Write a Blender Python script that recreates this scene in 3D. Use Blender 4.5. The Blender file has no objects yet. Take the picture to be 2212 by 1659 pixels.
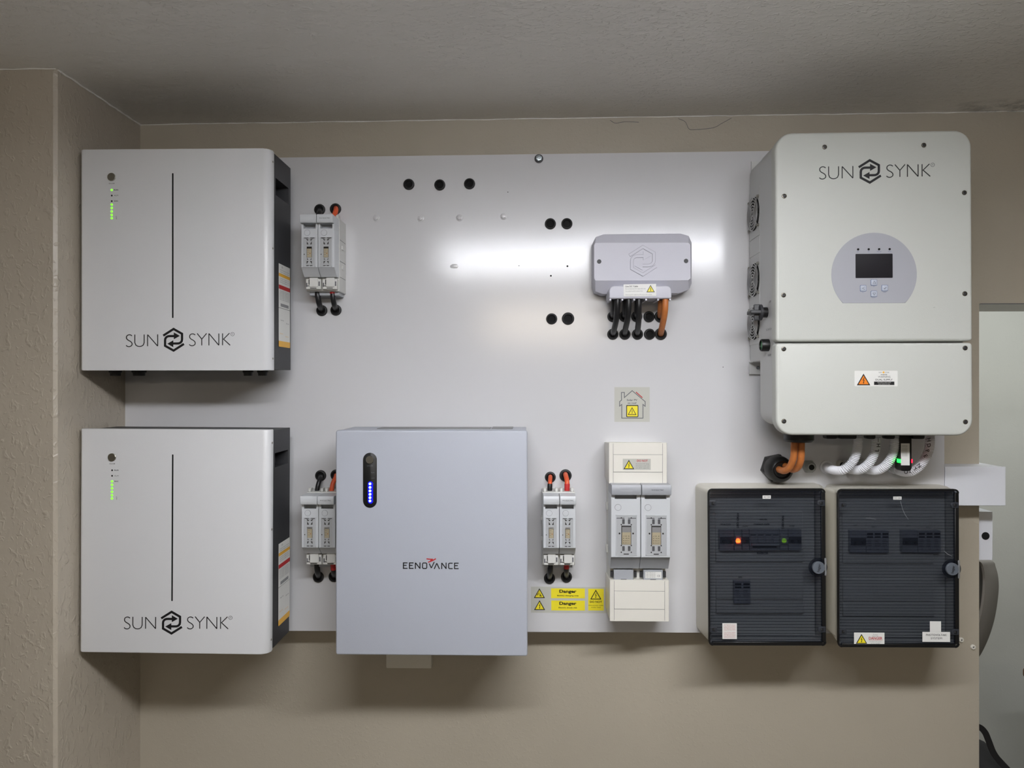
import bpy, bmesh, math, random
from mathutils import Vector, Matrix
random.seed(7)
C = bpy.context.scene.collection
sc = bpy.context.scene
R = math.radians
H = 1.80                      # height of the lens above the floor
F = 1530.0                    # focal length in pixels of the 2212 px frame
YAW = math.atan(34/1530)
cs, sn = math.cos(YAW), math.sin(YAW)

# ------------------------------------------------------------------ camera, world, lights
cam = bpy.data.objects.new('camera', bpy.data.cameras.new('camera'))
cam.data.sensor_width = 36; cam.data.lens = 36*F/2212; cam.data.clip_start = .02
cam.location = (0, -1.7, H); cam.rotation_euler = (R(90), 0, YAW)
C.objects.link(cam); sc.camera = cam
sc.view_settings.view_transform = 'Standard'; sc.view_settings.look = 'None'
sc.view_settings.gamma = 1; sc.view_settings.use_curve_mapping = False
sc.view_settings.exposure = -0.08
w = bpy.data.worlds.new('world'); sc.world = w; w.use_nodes = True
w.node_tree.nodes['Background'].inputs[0].default_value = (.75, .8, .9, 1)
w.node_tree.nodes['Background'].inputs[1].default_value = .02
def area(name, loc, rot, sx, sy, power, col):
    l = bpy.data.lights.new(name, 'AREA'); l.shape = 'RECTANGLE'; l.size = sx; l.size_y = sy
    l.energy = power; l.color = col
    o = bpy.data.objects.new(name, l); o.location = loc; o.rotation_euler = rot; C.objects.link(o); return o
TUBE = 46.0                   # radiance of the bare sides of the fluorescent tubes over the camera
area('batten_down_fill', (.24, -1.36, H+.53), (0, 0, .15), 1.22, .10, 29, (.97, .98, 1))  # added area light below the tubes, evens out their downward light
area('warm_room_lamp', (.1, -3.2, H+.42), (R(80), 0, 0), .8, .14, 6, (1, .86, .66))
area('passage_lamp', (2.0, .55, H+.66), (R(12), 0, 0), 1.1, .15, 15, (.97, 1, .985))

# ------------------------------------------------------------------ helpers
def P(px, py, D):
    a = (px-1106)/F; k = cs+a*sn
    return Vector((D*(-sn+a*cs)/k, D-1.7, H+D*((829.5-py)/F)/k))
def lin(c):
    return tuple(((v/255)/12.92 if v/255 <= .04045 else ((v/255+.055)/1.055)**2.4) for v in c)
MATS = {}
def mat(name, col, rough=.5, metal=0, bump=0, bscale=200, emit=0, spec=.5, coat=0, var=0, vscale=6):
    if name in MATS: return MATS[name]
    m = bpy.data.materials.new(name); m.use_nodes = True; n = m.node_tree.nodes; L = m.node_tree.links
    b = n['Principled BSDF']; c = lin(col) + (1,)
    b.inputs['Base Color'].default_value = c; b.inputs['Roughness'].default_value = rough
    b.inputs['Metallic'].default_value = metal; b.inputs['Specular IOR Level'].default_value = spec
    b.inputs['Coat Weight'].default_value = coat
    tc = n.new('ShaderNodeTexCoord')
    if emit:
        b.inputs['Emission Color'].default_value = c; b.inputs['Emission Strength'].default_value = emit
    if var:
        t = n.new('ShaderNodeTexNoise'); t.inputs['Scale'].default_value = vscale; t.inputs['Detail'].default_value = 5
        r = n.new('ShaderNodeMapRange'); r.inputs[1].default_value = .3; r.inputs[2].default_value = .7
        r.inputs[3].default_value = 1-var; r.inputs[4].default_value = 1+var
        mx = n.new('ShaderNodeVectorMath'); mx.operation = 'SCALE'; mx.inputs[0].default_value = c[:3]
        L.new(tc.outputs['Object'], t.inputs['Vector']); L.new(t.outputs[0], r.inputs[0])
        L.new(r.outputs[0], mx.inputs['Scale']); L.new(mx.outputs[0], b.inputs['Base Color'])
    if bump:
        t = n.new('ShaderNodeTexNoise'); t.inputs['Scale'].default_value = bscale; t.inputs['Detail'].default_value = 3
        bp = n.new('ShaderNodeBump'); bp.inputs['Strength'].default_value = bump; bp.inputs['Distance'].default_value = .002
        L.new(tc.outputs['Object'], t.inputs['Vector']); L.new(t.outputs[0], bp.inputs['Height'])
        L.new(bp.outputs[0], b.inputs['Normal'])
    MATS[name] = m; return m

class MB:
    """collects shapes with a material each; obj() links them as ONE mesh"""
    def __init__(s): s.bm = bmesh.new(); s.mats = []
    def _m(s, faces, m):
        if m not in s.mats: s.mats.append(m)
        i = s.mats.index(m)
        for f in faces: f.material_index = i
    def _new(s, fn, m):
        old = len(s.bm.faces); fn(); s.bm.faces.ensure_lookup_table()
        fs = s.bm.faces[old:]; s._m(fs, m); return fs
    def box(s, x0, x1, y0, y1, z0, z1, m, bev=0, seg=2):
        t = bmesh.new(); bmesh.ops.create_cube(t, size=1)
        for v in t.verts: v.co = Vector((x0+(v.co.x+.5)*(x1-x0), y0+(v.co.y+.5)*(y1-y0), z0+(v.co.z+.5)*(z1-z0)))
        if bev: bmesh.ops.bevel(t, geom=t.edges[:], offset=bev, segments=seg, affect='EDGES', profile=.5)
        s.join(t, m); return s
    def join(s, t, m, M=None):
        if M: bmesh.ops.transform(t, matrix=M, verts=t.verts)
        bmesh.ops.recalc_face_normals(t, faces=t.faces)
        me = bpy.data.meshes.new('t'); t.to_mesh(me); t.free()
        s._new(lambda: s.bm.from_mesh(me), m); bpy.data.meshes.remove(me); return s
    def prism(s, pts, h, m, M, bev=0, seg=2, both=False):
        """polygon pts in the plane (u,v) pushed out by h along n"""
        t = bmesh.new(); a = [t.verts.new((p[0], p[1], 0)) for p in pts]; b = [t.verts.new((p[0], p[1], h)) for p in pts]
        k = len(pts); t.faces.new(b); t.faces.new(a[::-1])
        for i in range(k): t.faces.new((a[i], a[(i+1) % k], b[(i+1) % k], b[i]))
        if bev:
            e = [x for x in t.edges if (x.verts[0].co.z > h/2 and x.verts[1].co.z > h/2) or (both and x.verts[0].co.z < h/2 and x.verts[1].co.z < h/2)]
            bmesh.ops.bevel(t, geom=e, offset=bev, segments=seg, affect='EDGES', profile=.5)
        return s.join(t, m, M)
    def loft(s, rings, m, cap=(True, True)):
        t = bmesh.new(); V = [[t.verts.new(p) for p in r] for r in rings]; k = len(rings[0])
        for j in range(len(V)-1):
            for i in range(k): t.faces.new((V[j][i], V[j][(i+1) % k], V[j+1][(i+1) % k], V[j+1][i]))
        if cap[0]: t.faces.new(V[0][::-1])
        if cap[1]: t.faces.new(V[-1])
        return s.join(t, m)
    def slab(s, x0, x1, z0, z1, rad, h, m, M, f=.003, n=8, seg=4):
        """rounded rectangle pushed out by h with a true fillet f round its front edge"""
        rings = []; rad = rad if isinstance(rad, (tuple, list)) else (rad,)*4
        for d, e in [(0, 0)]+[(f*(1-math.cos(R(90*i/seg))), h-f+f*math.sin(R(90*i/seg))) for i in range(seg+1)]:
            pl = rrect(x0+d, x1-d, z0+d, z1-d, tuple(max(q-d, .0004) for q in rad), n)
            rings.append([M @ Vector((p[0], p[1], e)) for p in pl])
        return s.loft(rings, m)
    def lathe(s, prof, m, M, seg=24):
        """prof: (radius, n) pairs around the n axis"""
        rings = [[M @ Vector((r*math.cos(2*math.pi*i/seg), r*math.sin(2*math.pi*i/seg), n)) for i in range(seg)] for r, n in prof]
        return s.loft(rings, m)
    def tube(s, pts, r, m, seg=12, smooth=True, n=8, rib=0, pitch=.0034, closed=False):
        pts = [Vector(p) for p in pts]
        if smooth and len(pts) > 2: pts = catmull(pts, n)
        if rib:
            pts = resample(pts, pitch/4)
        k = len(pts); rings = []; up = None
        for i, p in enumerate(pts):
            if closed: d = (pts[(i+1) % k]-pts[i-1]).normalized()
            else: d = (pts[min(i+1, k-1)]-pts[max(i-1, 0)]).normalized()
            if up is None:
                up = d.orthogonal().normalized()
            else:
                up = (up-d*up.dot(d)).normalized()
            q = d.cross(up)
            rr = (r(i/(k-1)) if callable(r) else r)
            if rib: rr = rr - rib*(1 if i % 4 == 0 else .45 if i % 4 in (1, 3) else 0)
            rings.append([p+up*rr*math.cos(2*math.pi*j/seg)+q*rr*math.sin(2*math.pi*j/seg) for j in range(seg)])
        if closed:
            rings.append(rings[0]); return s.loft(rings, m, (False, False))
        return s.loft(rings, m)
    def stroke(s, pts, wd, m, M, h=.0003, smooth=False, n=6, taper=None):
        """flat ribbon of width wd along a 2-D polyline"""
        pts = [Vector((p[0], p[1], 0)) for p in pts]
        if smooth: pts = catmull(pts, n)
        k = len(pts); Lf = []; Rt = []
        for i, p in enumerate(pts):
            d0 = (pts[i]-pts[max(i-1, 0)]); d1 = (pts[min(i+1, k-1)]-pts[i])
            if d0.length < 1e-9: d0 = d1
            if d1.length < 1e-9: d1 = d0
            d0 = d0.normalized(); d1 = d1.normalized(); d = (d0+d1)
            d = d.normalized() if d.length > 1e-6 else d0
            nn = Vector((-d.y, d.x, 0)); c = max(.35, nn.dot(Vector((-d0.y, d0.x, 0))))
            ww = wd/2/c
            if taper: ww *= taper(i/(k-1))
            Lf.append(p+nn*ww); Rt.append(p-nn*ww)
        t = bmesh.new()
        a = [t.verts.new((p.x, p.y, h)) for p in Lf]; b = [t.verts.new((p.x, p.y, h)) for p in Rt]
        a0 = [t.verts.new((p.x, p.y, 0)) for p in Lf]; b0 = [t.verts.new((p.x, p.y, 0)) for p in Rt]
        for i in range(k-1):
            t.faces.new((a[i], a[i+1], b[i+1], b[i])); t.faces.new((a0[i], a0[i+1], a[i+1], a[i])); t.faces.new((b[i], b[i+1], b0[i+1], b0[i]))
        t.faces.new((a[0], b[0], b0[0], a0[0])); t.faces.new((a[-1], b[-1], b0[-1], a0[-1]))
        return s.join(t, m, M)
    def text(s, txt, u, v, hgt, m, M, width=None, bold=0, h=.0002, rot=0, align='CENTER', spacing=1):
        cu = bpy.data.curves.new('t', 'FONT'); cu.body = txt; cu.size = hgt/.73; cu.align_x = align; cu.align_y = 'CENTER'
        cu.offset = 0 if ('M' in txt or 'W' in txt) else bold*hgt; cu.resolution_u = 3; cu.space_character = spacing
        o = bpy.data.objects.new('t', cu); C.objects.link(o)
        bpy.context.view_layer.update()
        me = bpy.data.meshes.new_from_object(o.evaluated_get(bpy.context.evaluated_depsgraph_get()))
        bpy.data.objects.remove(o); bpy.data.curves.remove(cu)
        t = bmesh.new(); t.from_mesh(me); bpy.data.meshes.remove(me)
        if not t.verts: t.free(); return s
        sx = 1
        if width:
            xs = [q.co.x for q in t.verts]; ww = max(xs)-min(xs); sx = width/ww
            mid = (max(xs)+min(xs))/2 if align == 'CENTER' else min(xs)
            for q in t.verts: q.co.x -= mid
        Mx = M @ Matrix.Translation((u, v, h)) @ Matrix.Rotation(rot, 4, 'Z') @ Matrix.Diagonal((sx, 1, 1, 1))
        return s.join(t, m, Mx)

def catmull(p, n):
    out = []
    q = [p[0]*2-p[1]]+p+[p[-1]*2-p[-2]]
    for i in range(1, len(q)-2):
        for j in range(n):
            t = j/n; a, b, c, d = q[i-1:i+3]
            out.append(.5*((2*b)+(c-a)*t+(2*a-5*b+4*c-d)*t*t+(3*b-a-3*c+d)*t**3))
    out.append(p[-1]); return out
def resample(p, st):
    out = [p[0]]; acc = 0
    for i in range(1, len(p)):
        seg = (p[i]-p[i-1]); L = seg.length; d = st-acc
        while d <= L: out.append(p[i-1]+seg*(d/L)); d += st
        acc = (acc+L) % st if False else L-(d-st)
    return out
def rrect(x0, x1, y0, y1, r, n=5):
    """rounded rectangle; r may be one radius or (bl, br, tr, tl)"""
    r = r if isinstance(r, (tuple, list)) else (r,)*4; o = []
    for (cx, cy, a0, rr) in ((x0, y0, 180, r[0]), (x1, y0, 270, r[1]), (x1, y1, 0, r[2]), (x0, y1, 90, r[3])):
        sx = 1 if cx == x0 else -1; sy = 1 if cy == y0 else -1
        if rr <= 0: o.append((cx, cy)); continue
        for i in range(n+1):
            a = R(a0+90*i/n); o.append((cx+sx*rr+rr*math.cos(a), cy+sy*rr+rr*math.sin(a)))
    return o
def circ(cx, cy, r, n=24): return [(cx+r*math.cos(2*math.pi*i/n), cy+r*math.sin(2*math.pi*i/n)) for i in range(n)]
def frame(o, u, v, n):
    M = Matrix.Identity(4)
    for i in range(3): M[i][0] = u[i]; M[i][1] = v[i]; M[i][2] = n[i]; M[i][3] = o[i]
    return M
def FR(o): return frame(o, (1, 0, 0), (0, 0, 1), (0, -1, 0))          # faces the room
def BK(o): return frame(o, (1, 0, 0), (0, 0, 1), (0, 1, 0))
def RT(o): return frame(o, (0, 1, 0), (0, 0, 1), (1, 0, 0))           # a right-hand side
def LF(o): return frame(o, (0, -1, 0), (0, 0, 1), (-1, 0, 0))         # a left-hand side
def DN(o): return frame(o, (1, 0, 0), (0, 1, 0), (0, 0, -1))          # an underside
def UP(o): return frame(o, (1, 0, 0), (0, 1, 0), (0, 0, 1))
def FP(px, py, D): return FR(P(px, py, D))
def sc_(D): return D/F

def finish(name, mb, parent=None, smooth=38):
    me = bpy.data.meshes.new(name)
    if parent is not None:
        bmesh.ops.translate(mb.bm, vec=-Vector(parent['_o']), verts=mb.bm.verts)
    mb.bm.to_mesh(me); mb.bm.free()
    for m in mb.mats: me.materials.append(m)
    for p in me.polygons: p.use_smooth = True
    me.set_sharp_from_angle(angle=R(smooth))
    o = bpy.data.objects.new(name, me); C.objects.link(o)
    return o
def obj(name, mb, parent, label=None, kind=None, smooth=38):
    """a part; its parent is the thing (or, for a sub-part, a part)"""
    o = finish(name, mb, parent, smooth); o['_o'] = parent['_o']; o.parent = parent
    if label: o['label'] = label
    if kind: o['kind'] = kind
    return o
def thing(name, label, cat, o, group=None):
    e = bpy.data.objects.new(name, None); C.objects.link(e); e.empty_display_size = .05
    e.location = o; e['_o'] = tuple(o); e['label'] = label; e['category'] = cat
    if group: e['group'] = group
    return e
def solo(name, label, cat, mb, group=None, smooth=38):
    """a thing that is one mesh; origin at its centre bottom"""
    xs = [v.co for v in mb.bm.verts]
    c = Vector((sum(v.x for v in xs)/len(xs), max(v.y for v in xs), min(v.z for v in xs)))
    bmesh.ops.translate(mb.bm, vec=-c, verts=mb.bm.verts)
    o = finish(name, mb, None, smooth); o.location = c; o['_o'] = tuple(c)
    o['label'] = label; o['category'] = cat
    if group: o['group'] = group
    return o
def struct(name, mb): o = finish(name, mb); o['kind'] = 'structure'; return o

# ------------------------------------------------------------------ materials
def plaster(name, col, stain=False, strength=.5, scale=26, stretch=(1, 1, 1)):
    m = bpy.data.materials.new(name); m.use_nodes = True; n = m.node_tree.nodes; L = m.node_tree.links
    b = n['Principled BSDF']; b.inputs['Roughness'].default_value = .36; b.inputs['Specular IOR Level'].default_value = .5
    tc = n.new('ShaderNodeTexCoord'); mp = n.new('ShaderNodeMapping'); mp.inputs['Scale'].default_value = stretch
    L.new(tc.outputs['Object'], mp.inputs[0])
    a = n.new('ShaderNodeTexNoise'); a.inputs['Scale'].default_value = scale; a.inputs['Detail'].default_value = 4; a.inputs['Distortion'].default_value = .5
    c = n.new('ShaderNodeTexNoise'); c.inputs['Scale'].default_value = scale*3.3; c.inputs['Detail'].default_value = 2; c.inputs['Distortion'].default_value = .8
    mr = n.new('ShaderNodeMapRange'); mr.inputs[1].default_value = .54; mr.inputs[2].default_value = .74
    ad = n.new('ShaderNodeMath'); ad.operation = 'MULTIPLY_ADD'; ad.inputs[1].default_value = .7
    bp = n.new('ShaderNodeBump'); bp.inputs['Strength'].default_value = strength; bp.inputs['Distance'].default_value = .004
    L.new(mp.outputs[0], a.inputs['Vector']); L.new(mp.outputs[0], c.inputs['Vector'])
    L.new(c.outputs[0], mr.inputs[0]); L.new(mr.outputs[0], ad.inputs[0]); L.new(a.outputs[0], ad.inputs[2])
    L.new(ad.outputs[0], bp.inputs['Height']); L.new(bp.outputs[0], b.inputs['Normal'])
    v = n.new('ShaderNodeTexNoise'); v.inputs['Scale'].default_value = 2.2; v.inputs['Detail'].default_value = 6
    r = n.new('ShaderNodeMapRange'); r.inputs[1].default_value = .3; r.inputs[2].default_value = .7; r.inputs[3].default_value = .94; r.inputs[4].default_value = 1.05
    s = n.new('ShaderNodeVectorMath'); s.operation = 'SCALE'; s.inputs[0].default_value = lin(col)
    L.new(tc.outputs['Object'], v.inputs['Vector']); L.new(v.outputs[0], r.inputs[0])
    if stain:
        q = P(2190, 225, 1.74)
        ds = n.new('ShaderNodeVectorMath'); ds.operation = 'SUBTRACT'; ds.inputs[1].default_value = q
        ml = n.new('ShaderNodeVectorMath'); ml.operation = 'MULTIPLY'; ml.inputs[1].default_value = (1, 3.0, 1)
        ln = n.new('ShaderNodeVectorMath'); ln.operation = 'LENGTH'
        L.new(tc.outputs['Object'], ds.inputs[0]); L.new(ds.outputs[0], ml.inputs[0]); L.new(ml.outputs[0], ln.inputs[0])
        f = n.new('ShaderNodeMapRange'); f.inputs[1].default_value = .02; f.inputs[2].default_value = .19; f.inputs[3].default_value = 1; f.inputs[4].default_value = 0
        L.new(ln.outputs['Value'], f.inputs[0])
        no = n.new('ShaderNodeTexNoise'); no.inputs['Scale'].default_value = 24; no.inputs['Detail'].default_value = 8; no.inputs['Roughness'].default_value = .75
        L.new(mp.outputs[0], no.inputs['Vector'])
        nr = n.new('ShaderNodeMapRange'); nr.inputs[1].default_value = .42; nr.inputs[2].default_value = .62
        L.new(no.outputs[0], nr.inputs[0])
        mu = n.new('ShaderNodeMath'); mu.operation = 'MULTIPLY'; L.new(f.outputs[0], mu.inputs[0]); L.new(nr.outputs[0], mu.inputs[1])
        iv = n.new('ShaderNodeMath'); iv.operation = 'MULTIPLY_ADD'; iv.inputs[1].default_value = -.75; iv.inputs[2].default_value = 1
        L.new(mu.outputs[0], iv.inputs[0])
        m2 = n.new('ShaderNodeMath'); m2.operation = 'MULTIPLY'; L.new(iv.outputs[0], m2.inputs[0]); L.new(r.outputs[0], m2.inputs[1])
        L.new(m2.outputs[0], s.inputs['Scale'])
    else: L.new(r.outputs[0], s.inputs['Scale'])
    L.new(s.outputs[0], b.inputs['Base Color']); return m
m_wall = plaster('beige_wall_paint', (175, 167, 151), strength=.12, scale=40)
m_col = plaster('beige_pillar_plaster', (172, 163, 148), strength=.4, scale=24, stretch=(1, 1, .7))
m_ceil = plaster('painted_ceiling_plaster', (232, 229, 223), stain=True, strength=.52, scale=30, stretch=(.8, 1.25, 1))
m_pass = plaster('pale_passage_paint', (198, 199, 194), strength=.08)
m_floor = mat('floor_tiles', (132, 128, 121), .7, bump=.3, bscale=60, var=.1)
m_board = mat('white_powder_coat', (204, 204, 206), .14, bump=.05, bscale=420, spec=.5)
m_batt = mat('battery_cover_paint', (216, 217, 219), .35, bump=.1, bscale=700)
m_dark = mat('charcoal_steel', (44, 45, 48), .5, bump=.1, bscale=500)
m_black = mat('black_plastic', (12, 12, 13), .42)
m_rubber = mat('black_rubber', (24, 24, 25), .6)
m_hole = mat('black_void', (5, 5, 5), .9)
m_ink = mat('black_ink', (14, 14, 18), .5)
m_inkg = mat('grey_ink', (90, 90, 96), .6)
m_grey = mat('blue_grey_paint', (170, 174, 184), .45, bump=.1, bscale=700)
m_greytop = mat('mid_grey_steel', (120, 121, 122), .5)
m_inv = mat('inverter_white_paint', (192, 194, 188), .45, bump=.12, bscale=600)
m_invside = mat('inverter_side_alloy', (196, 197, 196), .45, bump=.1, bscale=600)
m_fuse = mat('light_grey_plastic', (196, 199, 202), .4)
m_fuse2 = mat('mid_grey_plastic', (158, 161, 166), .42)
m_fbase = mat('pale_base_plastic', (206, 206, 202), .45)
m_cream = mat('cream_plastic', (214, 210, 198), .45)
m_creamw = mat('warm_white_plastic', (222, 219, 210), .42)
m_comb = mat('lilac_grey_plastic', (196, 196, 206), .45, bump=.15, bscale=900)
m_orange = mat('orange_cable', (206, 84, 44), .45)
m_tan = mat('amber_cable', (184, 110, 54), .5, bump=.25, bscale=300, var=.12, vscale=60)
m_red = mat('red_tape', (176, 40, 40), .4)
m_cable = mat('black_cable', (22, 22, 24), .38)
m_steel = mat('brushed_steel', (170, 168, 160), .3, metal=1)
m_screw = mat('dull_screw_steel', (112, 108, 100), .35, metal=1)
m_wire = mat('chromed_wire', (205, 205, 205), .3, metal=.8)
m_zinc = mat('zinc_bolt', (160, 168, 172), .35, metal=.9)
m_yellow = mat('warning_yellow', (232, 216, 44), .45)
m_amber = mat('label_amber', (232, 176, 60), .45)
m_orsign = mat('warning_orange', (226, 128, 30), .45)
m_paper = mat('label_white', (222, 222, 218), .45)
m_clearl = mat('label_film_grey', (184, 184, 176), .4)
m_redink = mat('red_ink', (176, 36, 40), .5)
m_disp = mat('display_panel_grey', (160, 161, 167), .4)
m_screen = mat('dark_screen', (30, 28, 32), .6, spec=.2)
m_fuseb = mat('fuse_body_beige', (190, 178, 150), .5)
m_conduit = mat('white_conduit', (226, 227, 232), .4)
m_gland = mat('grey_gland', (150, 152, 148), .45)
m_green = mat('green_led', (132, 232, 62), .4, emit=1.05)
m_blue = mat('blue_led', (130, 170, 255), .4, emit=8)
m_bluehalo = mat('blue_led_halo', (0, 0, 235), .4, emit=.9)  # glow colour for the painted halo round the blue LEDs
m_ora_led = mat('orange_led', (255, 70, 20), .4, emit=26)
m_dg_led = mat('dim_green_led', (120, 170, 40), .4, emit=1.5)
m_gled = mat('green_status_led', (20, 240, 60), .4, emit=5)
m_rled = mat('red_status_led', (255, 20, 50), .4, emit=4)
m_greenlens = mat('green_lens', (30, 110, 60), .25, emit=.08)
m_module = mat('breaker_grey', (150, 150, 152), .5)
m_modwhite = mat('breaker_dark', (60, 60, 64), .5)
m_clip = mat('clip_plastic', (44, 47, 54), .4)
m_trunk = mat('white_trunking', (220, 222, 228), .4)
m_shell = mat('grey_shell_plastic', (128, 124, 118), .5)
m_fabric = mat('black_fabric', (28, 27, 29), .85, bump=.5, bscale=900)
m_leather = mat('brown_leather', (130, 92, 70), .55)
m_tube = mat('lit_tube', (245, 247, 255), .4, emit=TUBE)
m_lampbody = mat('lamp_body_white', (225, 225, 222), .4)
# smoked see-through door: tinted transparency with a glossy face
def smoke(name, t, gl=.09):
    m = bpy.data.materials.new(name); m.use_nodes = True; n = m.node_tree.nodes; L = m.node_tree.links
    n.remove(n['Principled BSDF']); o = n['Material Output']
    tr = n.new('ShaderNodeBsdfTransparent'); tr.inputs[0].default_value = t+(1,)
    g = n.new('ShaderNodeBsdfPrincipled'); g.inputs['Base Color'].default_value = (.012, .015, .024, 1); g.inputs['Roughness'].default_value = .22
    mx = n.new('ShaderNodeMixShader'); mx.inputs[0].default_value = .3
    L.new(tr.outputs[0], mx.inputs[1]); L.new(g.outputs[0], mx.inputs[2]); L.new(mx.outputs[0], o.inputs[0]); return m
m_smoke = smoke('smoked_door_plastic', (.76, .785, .83))
m_smoke2 = smoke('smoked_rib_plastic', (.56, .59, .65))
def clear(name):
    m = bpy.data.materials.new(name); m.use_nodes = True; n = m.node_tree.nodes; L = m.node_tree.links
    n.remove(n['Principled BSDF']); o = n['Material Output']
    tr = n.new('ShaderNodeBsdfTransparent'); tr.inputs[0].default_value = (.98, .98, .98, 1)
    g = n.new('ShaderNodeBsdfGlossy'); g.inputs['Roughness'].default_value = .12
    mx = n.new('ShaderNodeMixShader'); mx.inputs[0].default_value = .07
    L.new(tr.outputs[0], mx.inputs[1]); L.new(g.outputs[0], mx.inputs[2]); L.new(mx.outputs[0], o.inputs[0]); return m
m_clear = clear('clear_window_plastic')

# ------------------------------------------------------------------ the room
DW = 1.767                                    # back wall; the board stands 67 mm proud of it
YW = DW-1.7
cl = P(303, 269, DW); cr = P(2212, 240, DW)
def ceil_z(x): return cl.z+(cr.z-cl.z)*(x-cl.x)/(cr.x-cl.x)
XL, XR, YF = -2.3, 2.9, -4.2
XE = P(2115, 900, DW).x                        # end of the wall, start of the opening
zh = P(2150, 656, DW).z                        # head of the opening
TH = .19
b = MB(); b.box(P(303, 800, DW).x-.1, XE, YW, YW+TH, 0, H+.8, m_wall); b.box(XE, XR, YW, YW+TH, zh, H+.8, m_wall)
b.box(2.45, XR, YW, YW+TH, 0, zh, m_wall)
struct('wall_back', b)
xc = P(303, 800, DW).x; Yc = 1.447-1.7
b = MB(); b.prism([(XL, Yc), (xc-.006, Yc), (xc, Yc+.006), (xc, YW+.02), (XL, YW+.02)], H+.8, m_col, UP((0, 0, 0)))
struct('wall_left', b)
b = MB(); b.box(XL-.1, XL, YF, Yc, 0, H+.8, m_wall); struct('wall_side', b)
b = MB(); b.box(XR, XR+.1, YF, YW, 0, H+.8, m_wall); struct('wall_right', b)
b = MB(); b.box(XL, XR, YF-.1, YF, 0, H+.8, m_wall); struct('wall_front', b)
b = MB(); b.box(XL-.1, XR+.6, YF-.1, 2.2, -.1, 0, m_floor); struct('floor', b)
b = MB()
t = bmesh.new()
vs = [t.verts.new((x, y, ceil_z(x)+dz)) for dz in (0, .1) for x, y in ((XL-.1, YF-.1), (XR+.1, YF-.1), (XR+.1, YW+.02), (XL-.1, YW+.02))]
for q in ((0, 1, 2, 3), (7, 6, 5, 4), (0, 4, 5, 1), (1, 5, 6, 2), (2, 6, 7, 3), (3, 7, 4, 0)): t.faces.new([vs[i] for i in q])
b.join(t, m_ceil); struct('ceiling', b)
b = MB(); b.box(xc, XR+.6, 1.45, 1.55, 0, H+.9, m_pass); b.box(XR+.5, XR+.6, YW+TH, 1.45, 0, H+.9, m_pass)
b.box(xc, xc+.1, YW+TH, 1.45, 0, H+.9, m_pass); b.box(xc, XR+.6, YW+TH, 1.45, H+.75, H+.85, m_pass)
struct('wall_passage', b)
# cracked filler beads where the ceiling meets the walls
def bead(name, a, bb, n, r, amp):
    pts = [Vector(a).lerp(Vector(bb), i/n)+Vector((0, random.uniform(-amp, amp), random.uniform(-amp, amp))) for i in range(n+1)]
    q = MB(); q.tube(pts, lambda t: r*(.7+.5*abs(math.sin(t*57))), m_ceil, seg=6, smooth=False); struct(name, q)
bead('trim_1', (xc, YW-.0005, ceil_z(xc)-.0008), (XR, YW-.0005, ceil_z(XR)-.0008), 110, .0012, .0008)
bead('trim_2', (xc+.001, Yc+.005, ceil_z(xc)-.002), (xc+.001, YW, ceil_z(xc)-.002), 26, .0019, .0008)
bead('trim_3', (XL, Yc-.001, ceil_z(XL)-.002), (xc, Yc-.001, ceil_z(xc)-.002), 60, .0014, .0008)
# head of the opening: a dark open joint above the soffit
b = MB(); q = P(2116, 657, DW); b.box(XE+.003, XR-.01, YW-.0006, YW+.004, q.z+.0004, q.z+.0018, m_inkg); struct('trim_4', b)
# hairline cracks in the wall under the ceiling
b = MB()
for pl in ([(1465, 256), (1480, 263), (1488, 278), (1500, 280), (1540, 276), (1560, 266), (1580, 255)], [(1318, 260), (1330, 266), (1350, 263), (1380, 264)]):
    pw = [P(x, y, DW-.0006) for x, y in pl]; b.tube(pw, .0006, m_inkg, seg=4)
struct('trim_5', b)

# ------------------------------------------------------------------ ceiling light over the camera
yl = -1.36; zl = H+.572; xa, xb = -.38, .86
t = thing('ceiling_light', 'white fluorescent batten light with two lit tubes above the camera', 'light', (.24, yl, zl+.07))
b = MB(); b.box(xa-.03, xb+.03, yl-.014, yl+.014, zl+.035, zl+.09, m_lampbody, .004)
for x in (xa-.015, xb+.015): b.box(x-.012, x+.012, yl-.05, yl+.05, zl-.02, zl+.05, m_lampbody, .003)
obj('body', b, t)
b = MB(); b.box(-.1, .6, yl-.02, yl+.02, zl+.09, ceil_z(.25)+.005, m_lampbody); obj('mount', b, t)
for dy in (-.03, .03):
    b = MB(); b.tube([(xa, yl+dy, zl), (xb, yl+dy, zl)], .013, m_tube, seg=10); obj('tube', b, t)
t.rotation_euler.z = .15

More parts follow.
